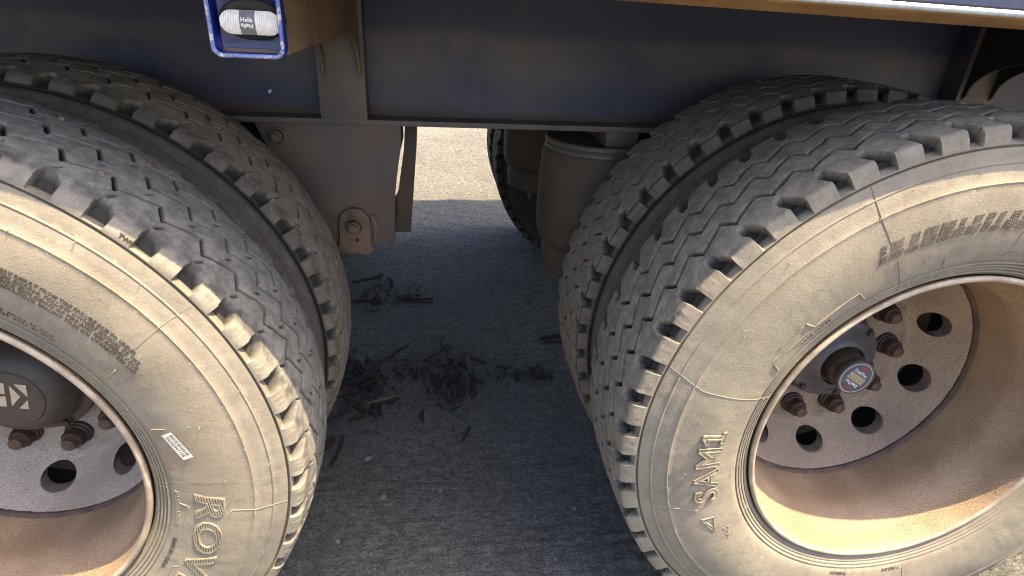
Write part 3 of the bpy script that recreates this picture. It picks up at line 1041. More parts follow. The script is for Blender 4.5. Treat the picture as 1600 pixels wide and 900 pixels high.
def strips(name, segs, parent, width=0.0016, height=0.0007, mat='letter'):
    """raised mould lines on the sidewall: polylines of (r, phi)"""
    for line in segs:
        V, F = [], []
        line = np.array(line, float)
        pts = []
        for a, b in zip(line[:-1], line[1:]):
            n = max(2, int(abs(b[0] - a[0]) / 0.004) + int(abs(b[1] - a[1]) / 1.0) + 2)
            for t in np.linspace(0, 1, n)[:-1]:
                pts.append(a + (b - a) * t)
        pts.append(line[-1])
        pts = np.array(pts)
        xy = np.stack([pts[:, 0] * np.cos(np.radians(pts[:, 1])), pts[:, 0] * np.sin(np.radians(pts[:, 1]))], -1)
        d = np.gradient(xy, axis=0)
        d /= np.linalg.norm(d, axis=1)[:, None] + 1e-9
        nn = np.stack([-d[:, 1], d[:, 0]], -1)
        b0 = len(V)
        for p, q in zip(xy, nn):
            for s_, z in ((-1, -0.0003), (-0.4, height), (0.4, height), (1, -0.0003)):
                c = p + q * s_ * width / 2
                V.append((c[0], sidewall_y(np.hypot(*c)) - z, c[1]))
        for i in range(len(xy) - 1):
            for j in range(3):
                a = b0 + i * 4 + j
                F.append([a, a + 1, a + 5, a + 4])
        link(name, mesh_np(name, V, F), M[mat], parent)


strips('mould_line', [[(0.489, 117.9), (0.445, 118.4), (0.40, 118.0)], [(0.375, 117.2), (0.33, 116.8), (0.304, 116.6)], [(0.489, 162.0), (0.43, 164.2), (0.36, 163.8), (0.304, 162.6)],
                      [(0.470, 196.0), (0.43, 197.0), (0.40, 199.0), (0.36, 195.0)], [(0.489, -160.0), (0.45, -161.5)], [(0.378, 89), (0.352, 89.6)],
                      [(0.368, -85), (0.345, -82)], [(0.489, -78.0), (0.42, -76.5), (0.34, -76.0)], [(0.35, 106), (0.304, 106)], [(0.36, 210), (0.31, 207)]], wheel_R, 0.0015, 0.0008)
strips('mould_frame', [[(0.352, 127.0), (0.349, 134), (0.3485, 142), (0.351, 152.5), (0.334, 153.5)], [(0.352, 127.0), (0.334, 126.2)], [(0.365, 140.3), (0.349, 139.4)], [(0.368, 140.5), (0.366, 148)]], wheel_R, 0.0026, 0.0018)
strips('mould_frame', [[(0.398, -157.5), (0.376, -157.0), (0.384, -151.5), (0.398, -157.5)], [(0.392, -156.0), (0.383, -153.5)]], wheel_R, 0.0020, 0.0013)
strips('mould_line', [[(0.489, 33.5), (0.45, 33.8), (0.405, 33.2)], [(0.365, 31.5), (0.304, 30.5)], [(0.489, -9.0), (0.45, -9.6), (0.415, -9.2)], [(0.352, -9.0), (0.335, -8.4)], [(0.358, 14.5), (0.338, 15.0)],
                      [(0.36, -30), (0.352, -31), (0.352, -35)], [(0.325, -4), (0.31, -5)]], wheel_L, 0.0014, 0.0008)


def hairs(parent, lst, seed):
    rng = random.Random(seed)
    for (r, phi) in lst:
        V, F = [], []
        x, z = r * math.cos(math.radians(phi)), r * math.sin(math.radians(phi))
        y = float(sidewall_y(r))
        L = rng.uniform(0.003, 0.0065)
        b = len(V)
        for k, (rr, yy) in enumerate(((0.0005, y + 0.001), (0.0004, y - L))):
            for i in range(5):
                a = i / 5 * 2 * PI
                V.append((x + rr * math.cos(a) + k * rng.uniform(-0.0012, 0.0012) * 0, yy, z + rr * math.sin(a)))
        for i in range(5):
            F.append([b + i, b + (i + 1) % 5, b + 5 + (i + 1) % 5, b + 5 + i])
        F.append([b + 5 + i for i in range(5)])
        link('moulding_spew', mesh_np('moulding_spew', V, F), M['letter'], parent)


hairs(wheel_R, [(0.465, 112), (0.462, 100.5), (0.448, 118.6), (0.405, 140), (0.370, 141.5), (0.452, 158), (0.355, 137), (0.40, 119.5), (0.47, 168), (0.415, 171.5), (0.365, 176), (0.382, 93), (0.42, 186), (0.448, 190), (0.37, 197), (0.43, 150), (0.41, 130), (0.46, 135), (0.35, -92), (0.36, -100), (0.35, -74)], 1)
hairs(wheel_L, [(0.470, 50.5), (0.447, 33.9), (0.470, 40.5), (0.470, 17.5), (0.447, 6), (0.470, 1), (0.405, 13.4), (0.392, 14.2), (0.363, 31.8), (0.402, 31.5), (0.447, -10), (0.415, -9), (0.355, -9), (0.470, -22), (0.44, 22), (0.448, 58), (0.41, -1)], 2)


# sticker with bar code on the left tyre
def sticker():
    c = math.radians(9.6)
    r0 = 0.3625
    ux = np.array([0.44, -0.90])
    ux /= np.linalg.norm(ux)            # long axis, (x,z)
    uy = np.array([-ux[1], ux[0]])
    cen = np.array([r0 * math.cos(c), r0 * math.sin(c)])

    def pos(a, b, lift):
        p = cen + ux * a + uy * b
        return (p[0], float(sidewall_y(np.hypot(*p))) - lift, p[1])
    V = [pos(a, b, 0.0009) for b in np.linspace(-0.0085, 0.0085, 5) for a in np.linspace(-0.0245, 0.0245, 11)]
    link('sticker', mesh_np('sticker', V, grid_faces(5, 11), smooth=180), M['white'], wheel_L, label='white paper bar code sticker on the left tyre')
    V, F = [], []
    x = -0.020
    rng = random.Random(5)
    while x < 0.020:
        wd = rng.choice((0.0004, 0.0007, 0.0010))
        b = len(V)
        V += [pos(x, 0.0010, 0.0012), pos(x + wd, 0.0010, 0.0012), pos(x + wd, 0.0068, 0.0012), pos(x, 0.0068, 0.0012)]
        F.append([b, b + 1, b + 2, b + 3])
        x += wd + rng.choice((0.0005, 0.0008, 0.0011))
    tv, tf = text_geo('26205961138', 0.0070, 0.0, res=1, offset=0.00015)
    b = len(V)
    V += [pos(p[0], p[1] - 0.0055, 0.0012) for p in tv]
    F += [[i + b for i in q] for q in tf]
    link('barcode', mesh_np('barcode', V, F), M['print'], wheel_L)


sticker()

def tread_stone(w, cx, px, py, size, mat, rad=0.5215):
    d = (px - 800) / 909.7 * _R - (py - 450) / 909.7 * _U + _F
    o = mw.translation
    ox, oz = o.x - cx, o.z - ZA
    a = d.x ** 2 + d.z ** 2
    b = 2 * (ox * d.x + oz * d.z)
    c = ox * ox + oz * oz - rad * rad
    t = (-b - math.sqrt(b * b - 4 * a * c)) / (2 * a)
    p = o + d * t
    bm = bmesh.new()
    bmesh.ops.create_icosphere(bm, subdivisions=2, radius=size)
    rg = random.Random(int(px))
    for v in bm.verts:
        v.co *= rg.uniform(0.8, 1.1)
    me = bpy.data.meshes.new('trapped_stone')
    bm.to_mesh(me)
    bm.free()
    link('trapped_stone', me, M[mat], w, loc=(p.x - cx, p.y, p.z - ZA), label='small stone wedged in the tread')


tread_stone(wheel_L, XL, 232, 259, 0.0042, 'brick_stone')
tread_stone(wheel_L, XL, 159, 272, 0.0042, 'brick_stone')
tread_stone(wheel_L, XL, 96, 186, 0.0040, 'brick_stone')
tread_stone(wheel_R, XR, 1476, 217, 0.0050, 'stone', 0.512)
tread_stone(wheel_R, XR, 1302, 244, 0.0025, 'stone')
tread_stone(wheel_R, XR, 1096, 391, 0.0030, 'brick_stone')

# emblem on the left hub cap: pale facets that leave the letters H K in the cap's own colour
emb = [[(0, 325), (25, 325), (35, 405), (0, 405)], [(0, 425), (40, 420), (52, 500), (0, 495)], [(65, 345), (150, 425), (90, 495)], [(100, 335), (190, 340), (205, 430)], [(205, 450), (215, 518), (145, 512)]]
EMB_C = (20.0, 420.0)


def unproject(px, py, Y):
    d = (px - 800) / 909.7 * _R - (py - 450) / 909.7 * _U + _F
    o = mw.translation
    t = (Y - o.y) / d.y
    return o + d * t


def emblem():
    polys = []
    for poly in emb:
        pts = [unproject(u / 4.736, 530 + v / 4.736, 0.1835) for u, v in poly]
        polys.append([(p.x - XL, p.z - ZA) for p in pts])
    # the side of the badge nearest the frame's edge
    polys += [[(-0.044, 0.012), (-0.028, 0.012), (-0.028, 0.002), (-0.044, 0.002)], [(-0.044, -0.002), (-0.028, -0.002), (-0.028, -0.012), (-0.044, -0.012)]]
    for pl in polys:
        link('emblem_facet', mesh_np('emblem_facet', [(x, 0.1835, z) for x, z in pl], [list(range(len(pl)))]), M['pale'], wheel_L)


emblem()


# hub odometer on the right wheel
def odometer():
    ov, of = lathe_y([(0.030, 0.178), (0.0355, 0.172), (0.0385, 0.168), (0.0385, 0.1585), (0.0375, 0.1570), (0.0345, 0.1570), (0.0340, 0.1585), (0.0001, 0.1585)], 72)
    o = link('hub_odometer', mesh_np('hub_odometer', ov, of, smooth=40), M['hub'], wheel_R, label='round hub odometer with navy label')
    a = np.linspace(0, 2 * PI, 48, endpoint=False)
    _a, _b = unproject(1321.6, 583.3, 0.157), unproject(1347.8, 601.1, 0.157)
    rot = math.atan2(_b.z - _a.z, _b.x - _a.x)

    def P(x, z, y):
        return (x * math.cos(rot) - z * math.sin(rot), y, x * math.sin(rot) + z * math.cos(rot))
    link('odometer_label', mesh_np('odometer_label', [P(0.0325 * math.cos(t), 0.0325 * math.sin(t), 0.1580) for t in a], [list(range(48))]), M['odo_blue'], wheel_R)
    rt = np.linspace(0, 2 * PI, 64, endpoint=False)
    rv = [P(0.0338 * math.cos(t), 0.0338 * math.sin(t), 0.1577) for t in rt] + [P(0.0322 * math.cos(t), 0.0322 * math.sin(t), 0.1577) for t in rt]
    link('odometer_ring', mesh_np('odometer_ring', rv, [[i, (i + 1) % 64, 64 + (i + 1) % 64, 64 + i] for i in range(64)]), M['pale'], wheel_R)
    link('odometer_window', mesh_np('odometer_window', [P(x, z, 0.1572) for x, z in ((-0.022, -0.0075), (0.022, -0.0075), (0.022, 0.0075), (-0.022, 0.0075))], [[0, 1, 2, 3]]), M['odo_win'], wheel_R)
    V, F = [], []
    for cz in (0.0235, -0.0235):
        b = len(V)
        V += [P(0.009 * math.cos(t), cz + 0.0048 * math.sin(t), 0.1574) for t in a]
        F.append(list(range(b, b + 48)))
    link('odometer_badge', mesh_np('odometer_badge', V, F), M['odo_red'], wheel_R)
    V, F = [], []
    for s, dz, fl in (('DataTrac', 0.0105, 1), ('DataTrac', -0.0105, -1), ('4 6 8 1', -0.004, 1)):
        tv, tf = text_geo(s, 0.0092, 0.0, res=1, offset=0.0002)
        if s == 'DataTrac':
            b = len(V)
            V += [P(fl * p[0], dz + fl * p[1], 0.1573) for p in tv]
            F += [[i + b for i in q] for q in tf]
    link('lettering', mesh_np('odometer_text', V, F), M['white_print'], wheel_R)


odometer()

# ------------------------------------------------------------------ chassis
T = (0, TILT, 0)


def part(name, me, mat, extra=0.0, **k):
    return link(name, me, M[mat], trailer, rot=(0, TILT + extra, 0), loc=(-0.0100, 0, 0.65 * extra), **k)


WEB_Y, FL_Y = 0.722, 0.664
part('chassis_rail', bm_mesh('chassis_rail', lambda bm: add_box(bm, -4.0, 4.0, WEB_Y, WEB_Y + 0.012, 0.884, 1.160)), 'paint', label='dusty navy web of the chassis rail')
part('lower_flange', bm_mesh('lower_flange', lambda bm: add_box(bm, -4.0, 4.0, FL_Y, FL_Y + 0.15, 0.8715, 0.884), 0.0018, 2, 40), 'dusty_steel')
part('upper_flange', bm_mesh('upper_flange', lambda bm: add_box(bm, -4.0, 4.0, FL_Y, FL_Y + 0.15, 1.160, 1.172), 0.0018, 2, 40), 'paint')
# the far rail
part('chassis_rail', bm_mesh('chassis_rail_far', lambda bm: add_box(bm, -4.0, 4.0, 2 * YC - WEB_Y - 0.012, 2 * YC - WEB_Y, 0.884, 1.160)), 'paint')
part('lower_flange', bm_mesh('lower_flange_far', lambda bm: add_box(bm, -4.0, 4.0, 2 * YC - FL_Y - 0.15, 2 * YC - FL_Y, 0.8715, 0.884), 0.0018, 2, 40), 'dusty_steel')
for cx in (-2.6, 0.02 + 1.75, -1.25):
    part('cross_member', bm_mesh('cross_member', lambda bm: add_box(bm, cx - 0.05, cx + 0.05, WEB_Y + 0.013, 2 * YC - WEB_Y - 0.013, 0.95, 1.155)), 'dark')
# deck and the tall body on it
part('deck', bm_mesh('deck', lambda bm: add_box(bm, -4.0, 4.0, -0.004, 2 * YC + 0.03, 1.176, 1.215), 0.002, 1), 'dark')
part('body', bm_mesh('body', lambda bm: add_box(bm, -4.0, 4.0, 0.01, 2 * YC + 0.02, 1.218, 3.0), 0.01, 2), 'paint')


def side_rail(bm):
    prism_x(bm, [(-0.030, 1.1475), (-0.034, 1.150), (-0.034, 1.25), (-0.026, 1.25), (-0.026, 1.176), (0.055, 1.172), (0.062, 1.1445), (0.060, 1.1390), (0.054, 1.1385)], -4.0, 4.0)


part('side_rail', bm_mesh('side_rail', side_rail, 0, 2), 'rail_under', extra=0.013, label='dusty side rail along the deck edge, ground bounce in its ochre')
part('rail_edge', bm_mesh('rail_edge', lambda bm: prism_x(bm, [(-0.0345, 1.1490), (-0.0380, 1.1500), (-0.0390, 1.1530), (-0.0380, 1.1558), (-0.0345, 1.1568)], -4.0, 4.0), 0, 2, 60), 'glint', extra=0.013, label='lip of the side rail with a sun glint in its colour')
part('rail_face', bm_mesh('rail_face', lambda bm: add_box(bm, -4.0, 4.0, -0.0375, -0.0345, 1.1575, 1.25), 0.001, 1), 'paint', extra=0.013)


def outrigger(x0, x1, front, wall='outrigger', stiff='dusty_steel'):
    """pressed outrigger: two tapering walls that flare down to a stiffener on the web"""
    t = 0.005
    arc = [(0.485, 1.072)] + [(0.485 + 0.165 * math.sin(a), 1.072 - 0.085 * (1 - math.cos(a)) / 1.0) for a in np.linspace(0.15, PI / 2, 10)]
    prof = [(front + 0.012, 1.072)] + arc + [(0.6595, 0.975), (0.6595, 1.152), (front + 0.012, 1.152)]
    for xa in (x0, x1 - t):
        part('outrigger_wall', bm_mesh('outrigger_wall', lambda bm: prism_x(bm, prof, xa, xa + t), 0, 2), wall)
    part('outrigger_floor', bm_mesh('outrigger_floor', lambda bm: add_box(bm, x0 + t, x1 - t, front + 0.014, 0.47, 1.0725, 1.0765)), wall)
    # stiffener: a U of plate standing on the lower flange
    xs0, xs1 = x0 - 0.012, x1 + 0.008
    part('stiffener', bm_mesh('stiffener', lambda bm: add_box(bm, xs0, xs1, 0.6600, 0.6665, 0.8842, 1.159), 0.0012, 2, 40), stiff)
    part('stiffener_side', bm_mesh('stiffener_side', lambda bm: add_box(bm, xs0 + 0.001, xs0 + 0.006, 0.6668, WEB_Y - 0.0005, 0.8845, 1.159)), 'paint')
    part('stiffener_side', bm_mesh('stiffener_side', lambda bm: add_box(bm, xs1 - 0.006, xs1 - 0.001, 0.6668, WEB_Y - 0.0005, 0.8845, 1.159)), 'paint')


outrigger(-0.2965, -0.2155, 0.0)
outrigger(1.2360, 1.3170, 0.0, 'dark', 'hanger')  # dark steel on these walls stands in for their shade
outrigger(-1.8190, -1.7380, 0.0)


# ------------------------------------------------------------------ marker lamp in the outrigger's end
def rrect(cx, cz, hx, hz, r, n=6):
    pts = []
    for sx, sz, a0 in ((1, 1, 0), (-1, 1, PI / 2), (-1, -1, PI), (1, -1, 3 * PI / 2)):
        for k in range(n + 1):
            a = a0 + k / n * PI / 2
            pts.append((cx + sx * (hx - r) + r * math.cos(a), cz + sz * (hz - r) + r * math.sin(a)))
    return pts


def lamp_box():
    cx, cz, hx, hz = -0.2535, 1.1100, 0.0380, 0.0420
    n = len(rrect(0, 0, hx, hz, 0.01))
    rings = []
    for (dh, r, y) in ((0, 0.011, 0.0135), (0, 0.011, -0.002), (-0.0012, 0.0100, -0.0042), (-0.0034, 0.0085, -0.0042), (-0.0046, 0.0070, -0.0025), (-0.0050, 0.0070, 0.010), (-0.0060, 0.0060, 0.0185), (-0.0100, 0.0050, 0.0200)):
        rings.append([(x, y, z) for x, z in rrect(cx, cz, hx + dh, hz + dh, r)])
    V = np.array(rings).reshape(-1, 3)
    F = grid_faces(len(rings), n, wrap_c=True).tolist()
    F.append([(len(rings) - 1) * n + i for i in range(n)])
    me = mesh_np('lamp_box', V, F, smooth=40)
    bx = part('lamp_box', me, 'blue', label='glossy blue square outrigger end holding the marker lamp')
    me.materials.append(M['blue_edge'])
    for p in me.polygons:
        if p.center.y < -0.0015:
            p.material_index = 1
    # lamp: oval rubber grommet, stadium lens with ribs
    lx, lz = -0.2485, 1.1082
    lamp = bpy.data.objects.new('marker_lamp', None)
    C.objects.link(lamp)
    lamp.parent = trailer
    lamp['label'] = 'oval marker lamp with clear ribbed lens in the blue box'
    lamp.rotation_euler = T
    lamp.location = (-0.0100, 0, 0)
    a = np.linspace(0, 2 * PI, 64, endpoint=False)
    rings = []
    for s, y in ((1.0, 0.0198), (1.0, 0.012), (0.985, 0.008), (0.95, 0.0055), (0.88, 0.0045), (0.80, 0.0062)):
        rings.append(np.stack([lx + 0.0335 * s * np.cos(a), np.full(64, y), lz - 0.0015 + 0.0212 * s * np.sin(a)], -1))
    V = np.concatenate(rings)
    F = grid_faces(len(rings), 64, wrap_c=True).tolist() + [[5 * 64 + i for i in range(64)]]
    link('grommet', mesh_np('grommet', V, F, smooth=50), M['black'], lamp)
    # lens: stadium with vertical ribs, bulging
    hw, hh = 0.0308, 0.0119
    nx, nz = 150, 14
    us = np.linspace(-1, 1, nx)
    V = []
    for j in range(nz):
        t = -1 + 2 * j / (nz - 1)
        for u in us:
            x = u * hw
            lim = hh * (1.0 if abs(x) < hw - hh else math.sqrt(max(0.0, 1 - ((abs(x) - (hw - hh)) / hh) ** 2)))
            z = t * lim
            y = 0.0030 - 0.0050 * (1 - (z / hh) ** 2 * 0.9) * (1 - 0.4 * u ** 4)
            if abs(x + 0.0023) > 0.0078:
                y += 0.0005 * math.cos(x / 0.0012 * 2 * PI * 0.5)
            V.append((lx - 0.0005 + x, y + 0.001, lz - 0.0050 + z))
    me = mesh_np('lens', V, grid_faces(nz, nx), smooth=50)
    link('lens', me, M['lens'], lamp)
    V = []
    for t in np.linspace(-1, 1, 9):
        z = t * hh * 0.99
        V += [(lx - 0.0028 + s * 0.0076, 0.0030 - 0.0050 * (1 - (z / hh) ** 2 * 0.9) + 0.0002, lz - 0.0050 + z) for s in (-1, 1)]
    link('lens_centre', mesh_np('lens_centre', V, [[2 * i, 2 * i + 1, 2 * i + 3, 2 * i + 2] for i in range(8)], smooth=180), M['lens_mid'], lamp)
    tv, tf = text_geo('Hella', 0.0060, 0.00006, res=3, offset=0.00015)
    for s, dz in ((1, 0.0010), (-1, -0.0010)):
        V = [(lx - 0.0028 + s * p[0], -0.0030 - p[2], lz - 0.0050 + dz + s * p[1]) for p in tv]
        link('lettering', mesh_np('lamp_text', V, tf), M['white_print'], lamp)


lamp_box()


# ------------------------------------------------------------------ suspension hanger
def hanger(x0):
    """x0 shifts the whole bracket; two cheek plates joined by cross plates"""
    out = [(-0.455, 0.8712), (-0.440, 0.835), (-0.415, 0.79), (-0.370, 0.70), (-0.330, 0.62), (-0.322, 0.586), (-0.160, 0.586), (-0.1585, 0.63), (-0.157, 0.67), (-0.153, 0.72), (-0.146, 0.77), (-0.138, 0.815), (-0.1355, 0.84), (-0.1352, 0.8712)]
    out = [(x + x0, z) for x, z in out]
    part('hanger_cheek', bm_mesh('hanger_cheek', lambda bm: prism(bm, out, 0.668, 0.680), 0.0015, 2, 40), 'hanger', label='dusty hanger plate below the chassis rail' if x0 == 0 else None)
    rear = [(-0.136, 0.8712), (-0.142, 0.77), (-0.160, 0.65), (-0.178, 0.620), (-0.178, 0.530), (-0.130, 0.530), (-0.108, 0.78), (-0.104, 0.8712)]
    part('hanger_cheek', bm_mesh('hanger_cheek_rear', lambda bm: prism(bm, [(x + x0, z) for x, z in rear], 0.890, 0.902), 0.0015, 2, 40), 'hanger')
    part('hanger_web', bm_mesh('hanger_web', lambda bm: add_box(bm, x0 - 0.152, x0 - 0.142, 0.6805, 0.8895, 0.800, 0.8708)), 'dark')
    part('hanger_web', bm_mesh('hanger_web_low', lambda bm: add_box(bm, x0 - 0.182, x0 - 0.166, 0.6805, 0.8895, 0.578, 0.640), 0.002, 2, 40), 'hanger')
    part('hanger_bracket', bm_mesh('hanger_bracket', lambda bm: add_box(bm, x0 - 0.66, x0 - 0.40, 0.86, 0.90, 0.64, 0.8708), 0.003, 2), 'dark')
    # alignment plate: a tongue with rounded top round the pivot bolt
    cx, cz = x0 - 0.252, 0.636
    tong = [(cx + 0.036 * math.cos(a), cz + 0.006 + 0.036 * math.sin(a)) for a in np.linspace(0, PI, 15)]
    tong += [(cx - 0.036, 0.590), (cx - 0.046, 0.578), (cx - 0.046, 0.572), (cx - 0.030, 0.560), (cx - 0.012, 0.563), (cx + 0.012, 0.563), (cx + 0.018, 0.557), (cx + 0.034, 0.560), (cx + 0.044, 0.574), (cx + 0.034, 0.590)]
    part('pivot_plate', bm_mesh('pivot_plate', lambda bm: prism(bm, tong, 0.6565, 0.6670), 0.0012, 2, 40), 'ochre', label='ochre tongue plate round the pivot bolt' if x0 == 0 else None)
    # dark seam round the plate
    hole = [(cx + 0.004 + 0.005 * math.cos(a), 0.598 + 0.005 * math.sin(a)) for a in np.linspace(0, 2 * PI, 12, endpoint=False)]
    part('plate_hole', bm_mesh('plate_hole', lambda bm: prism(bm, hole, 0.6558, 0.6564)), 'black')
    rib = [(cx + 0.041, 0.594), (cx + 0.050, 0.594), (cx + 0.056, 0.620), (cx + 0.052, 0.646), (cx + 0.042, 0.662), (cx + 0.038, 0.655), (cx + 0.044, 0.64), (cx + 0.046, 0.62)]
    part('weld_rib', bm_mesh('weld_rib', lambda bm: prism(bm, rib, 0.6600, 0.6675), 0.001, 1), 'ochre')

    def bolt(x, z, s, y, mats):
        spec_w = [(0.0265 * s, 0.0), (0.0270 * s, -0.003), (0.0250 * s, -0.0055), (0.0225 * s, -0.006), (0.0225 * s, -0.010 * s), (0.0205 * s, -0.0115 * s)]
        v, f = lathe_y(spec_w, 36)
        part('bolt_washer', mesh_np('bolt_washer', v + np.array([x, y, z]), f, smooth=40), mats)
        bm = bmesh.new()
        rings = []
        for r, yy, hx in ((0.019 * s, -0.008 * s, 1), (0.019 * s, -0.024 * s, 1), (0.0165 * s, -0.0265 * s, 0), (0.0125 * s, -0.0268 * s, 0), (0.0122 * s, -0.036 * s, 0), (0.0105 * s, -0.038 * s, 0)):
            ring = []
            for i in range(24):
                a = i / 24 * 2 * PI + 0.3
                rr = r * (math.cos(PI / 6) / math.cos(((a - 0.3) % (PI / 3)) - PI / 6) if hx else 1)
                ring.append(bm.verts.new((x + rr * math.cos(a), y + yy, z + rr * math.sin(a))))
            rings.append(ring)
        for p, q in zip(rings[:-1], rings[1:]):
            for i in range(24):
                bm.faces.new((p[i], p[(i + 1) % 24], q[(i + 1) % 24], q[i]))
        bm.faces.new(rings[-1])
        bmesh.ops.recalc_face_normals(bm, faces=bm.faces)
        me = bpy.data.meshes.new('bolt_nut')
        bm.to_mesh(me)
        bm.free()
        part('bolt_nut', me, mats)
    bolt(cx, cz, 0.86, 0.6565, 'ochre')
    bolt(x0 - 0.407, 0.8445, 0.72, 0.668, 'ochre')
    # trailing arm to the axle behind the tyres
    part('trailing_arm', bm_mesh('trailing_arm', lambda bm: prism(bm, [(x0 - 0.20, 0.66), (x0 - 0.20, 0.60), (x0 - 0.50, 0.53), (x0 - 0.80, 0.40), (x0 - 0.98, 0.40), (x0 - 0.98, 0.455), (x0 - 0.80, 0.47), (x0 - 0.50, 0.62), (x0 - 0.30, 0.67)], 0.71, 0.82), 0.004, 2), 'dark')


hanger(0.0)
hanger(XR - XL)


# ------------------------------------------------------------------ air bags
def air_bag(cx, cy, z_top, lab):
    bag = bpy.data.objects.new('air_bag', None)
    C.objects.link(bag)
    bag.parent = trailer
    bag.location = (cx, cy, 0)
    if lab:
        bag['label'] = lab
    r = 0.160
    body = smoothcurve([(0.135, 0.812), (0.148, 0.806), (0.154, 0.792), (0.156, 0.775), (0.159, 0.72), (0.161, 0.66), (0.160, 0.60), (0.156, 0.572), (0.145, 0.553), (0.130, 0.545), (0.118, 0.548)], 6)
    v, f = lathe_z(body, 72)
    link('bellows', mesh_np('bellows', v, f, smooth=60), M['rubber_bag'], bag)
    plate = [(0.02, 0.828), (0.130, 0.828), (0.136, 0.832), (0.146, 0.832), (0.149, 0.828), (0.149, 0.822), (0.145, 0.818), (0.149, 0.813), (0.149, 0.806), (0.143, 0.802), (0.10, 0.802)]
    v, f = lathe_z(plate, 72)
    link('bead_plate', mesh_np('bead_plate', v, f, smooth=35), M['bag_plate'], bag)
    pist = smoothcurve([(0.120, 0.552), (0.134, 0.546), (0.141, 0.532), (0.142, 0.516), (0.140, 0.500), (0.1375, 0.497), (0.1395, 0.492), (0.139, 0.474), (0.132, 0.466), (0.115, 0.462), (0.02, 0.462)], 4)
    v, f = lathe_z(pist, 72)
    link('piston', mesh_np('piston', v, f, smooth=40), M['rubber_bag'], bag)
    link('mount', bm_mesh('mount', lambda bm: add_box(bm, -0.025, 0.055, -0.12, 0.08, 0.8285, z_top), 0.003, 2, 40), M['hanger'], bag)
    link('upper_seat', bm_mesh('upper_seat', lambda bm: add_box(bm, -0.05, 0.07, -0.06, 0.06, 0.405, 0.4615), 0.004, 2), M['dark'], bag)


air_bag(0.373, 0.795, 0.8705, 'brown dusty suspension air bag beside the right inner tyre')
air_bag(0.373 + FX * 0.2, 2 * YC - 0.795, 0.8705, 'shaded air bag on the far side of the trailer')

# a chip in the paint of the web
part('paint_chip', mesh_np('paint_chip', [(-0.4315, 0.7212, 0.928), (-0.427, 0.7212, 0.9255), (-0.4235, 0.7212, 0.9285), (-0.4215, 0.7212, 0.933), (-0.4265, 0.7212, 0.9345), (-0.4285, 0.7212, 0.931)], [[0, 1, 2, 3, 4, 5]]), 'white_print')


# ------------------------------------------------------------------ bark and litter on the ground
def gh(x, y):
    return float(ground_height(np.array([[x]]), np.array([[y]]))[0, 0])


def chip_mesh(k, L, Wd, Hh, rough):
    """split sliver of bark: tapering, bent, jagged ends"""
    rng = random.Random(100 + k)
    n = 7
    V, F = [], []
    bendy = rng.uniform(-0.12, 0.12) * L
    for i in range(n):
        t = i / (n - 1)
        x = (t - 0.5) * L
        w = Wd * (0.55 + 0.45 * math.sin(PI * (0.15 + 0.7 * t))) * rng.uniform(0.75, 1.15)
        if i in (0, n - 1):
            w *= rng.uniform(0.2, 0.6)
        h = Hh * rng.uniform(0.7, 1.2)
        y0 = bendy * math.sin(PI * t)
        zl = 0.15 * Hh * math.sin(PI * t) * rng.uniform(-1, 3)
        for (a, b) in ((-0.5, 0.0), (-0.42, 0.75), (rng.uniform(-0.15, 0.1), 1.0), (0.40, 0.7), (0.5, 0.05), (0, -0.1)):
            V.append((x + rng.uniform(-1, 1) * rough, y0 + a * w, zl + b * h))
    for i in range(n - 1):
        for j in range(6):
            F.append([i * 6 + j, i * 6 + (j + 1) % 6, (i + 1) * 6 + (j + 1) % 6, (i + 1) * 6 + j])
    F.append([5, 4, 3, 2, 1, 0])
    F.append([(n - 1) * 6 + j for j in range(6)])
    return mesh_np('bark_chip', V, F)


chip_bank = []
for k in range(10):
    me = chip_mesh(k, 1.0, random.uniform(0.12, 0.30), random.uniform(0.05, 0.09), 0.03)
    me.materials.append(M['bark_red'] if k % 3 == 0 else M['bark'])
    chip_bank.append(me)
twig_bank = []
for k in range(3):
    me = chip_mesh(50 + k, 1.0, 0.11, 0.07, 0.01)
    me.materials.append(M['twig'])
    twig_bank.append(me)


def lay(name, me, x, y, ang, L, label, cat, group=None, tilt=0.0, dz=0.0, sy=1.0):
    o = bpy.data.objects.new(name, me)
    C.objects.link(o)
    o.location = (x, y, gh(x, y) + 0.001 + dz)
    o.rotation_euler = (random.uniform(-0.25, 0.25), tilt, ang)
    o.scale = (L, L * sy, L * sy)
    tag(o, label, cat, group)
    return o


# single pieces that stand out
lay('bark_strip', chip_bank[1], -0.375, 1.70, 0.45, 0.135, 'long dark bark strip lying apart behind the farthest litter heap', 'bark', sy=0.7)
lay('twig', twig_bank[0], -0.178, 1.525, 0.02, 0.105, 'pale grey twig pointing out of the farthest litter heap', 'twig', dz=0.012)
lay('bark_strip', chip_bank[2], -0.165, 1.500, -0.06, 0.155, 'dark bark strip lying alongside the pale grey twig', 'bark', sy=0.55)
lay('bark_strip', chip_bank[3], -0.150, 1.468, -0.18, 0.140, 'thin bark splinter with its point toward the open ground', 'bark', sy=0.45)
lay('bark_strip', chip_bank[4], -0.385, 1.475, 0.03, 0.17, 'broad bark strip half hidden behind the left tyres', 'bark', sy=0.8)
lay('twig', twig_bank[1], -0.243, 0.800, 0.38, 0.085, 'pale curved twig at the near edge of the middle heap', 'twig', dz=0.004)
lay('twig', twig_bank[2], -0.330, 1.010, -1.05, 0.075, 'grey twig leaning in the heap beside the left inner tyre', 'twig', dz=0.012, tilt=0.2)
lay('bark_strip', chip_bank[5], 0.375, 1.150, 0.05, 0.120, 'dark bark stick poking out from under the right inner tyre', 'bark', sy=0.7)
lay('bark_strip', chip_bank[6], 0.380, 1.120, -0.05, 0.110, 'second dark stick just below the one under the right inner tyre', 'bark', sy=0.6)
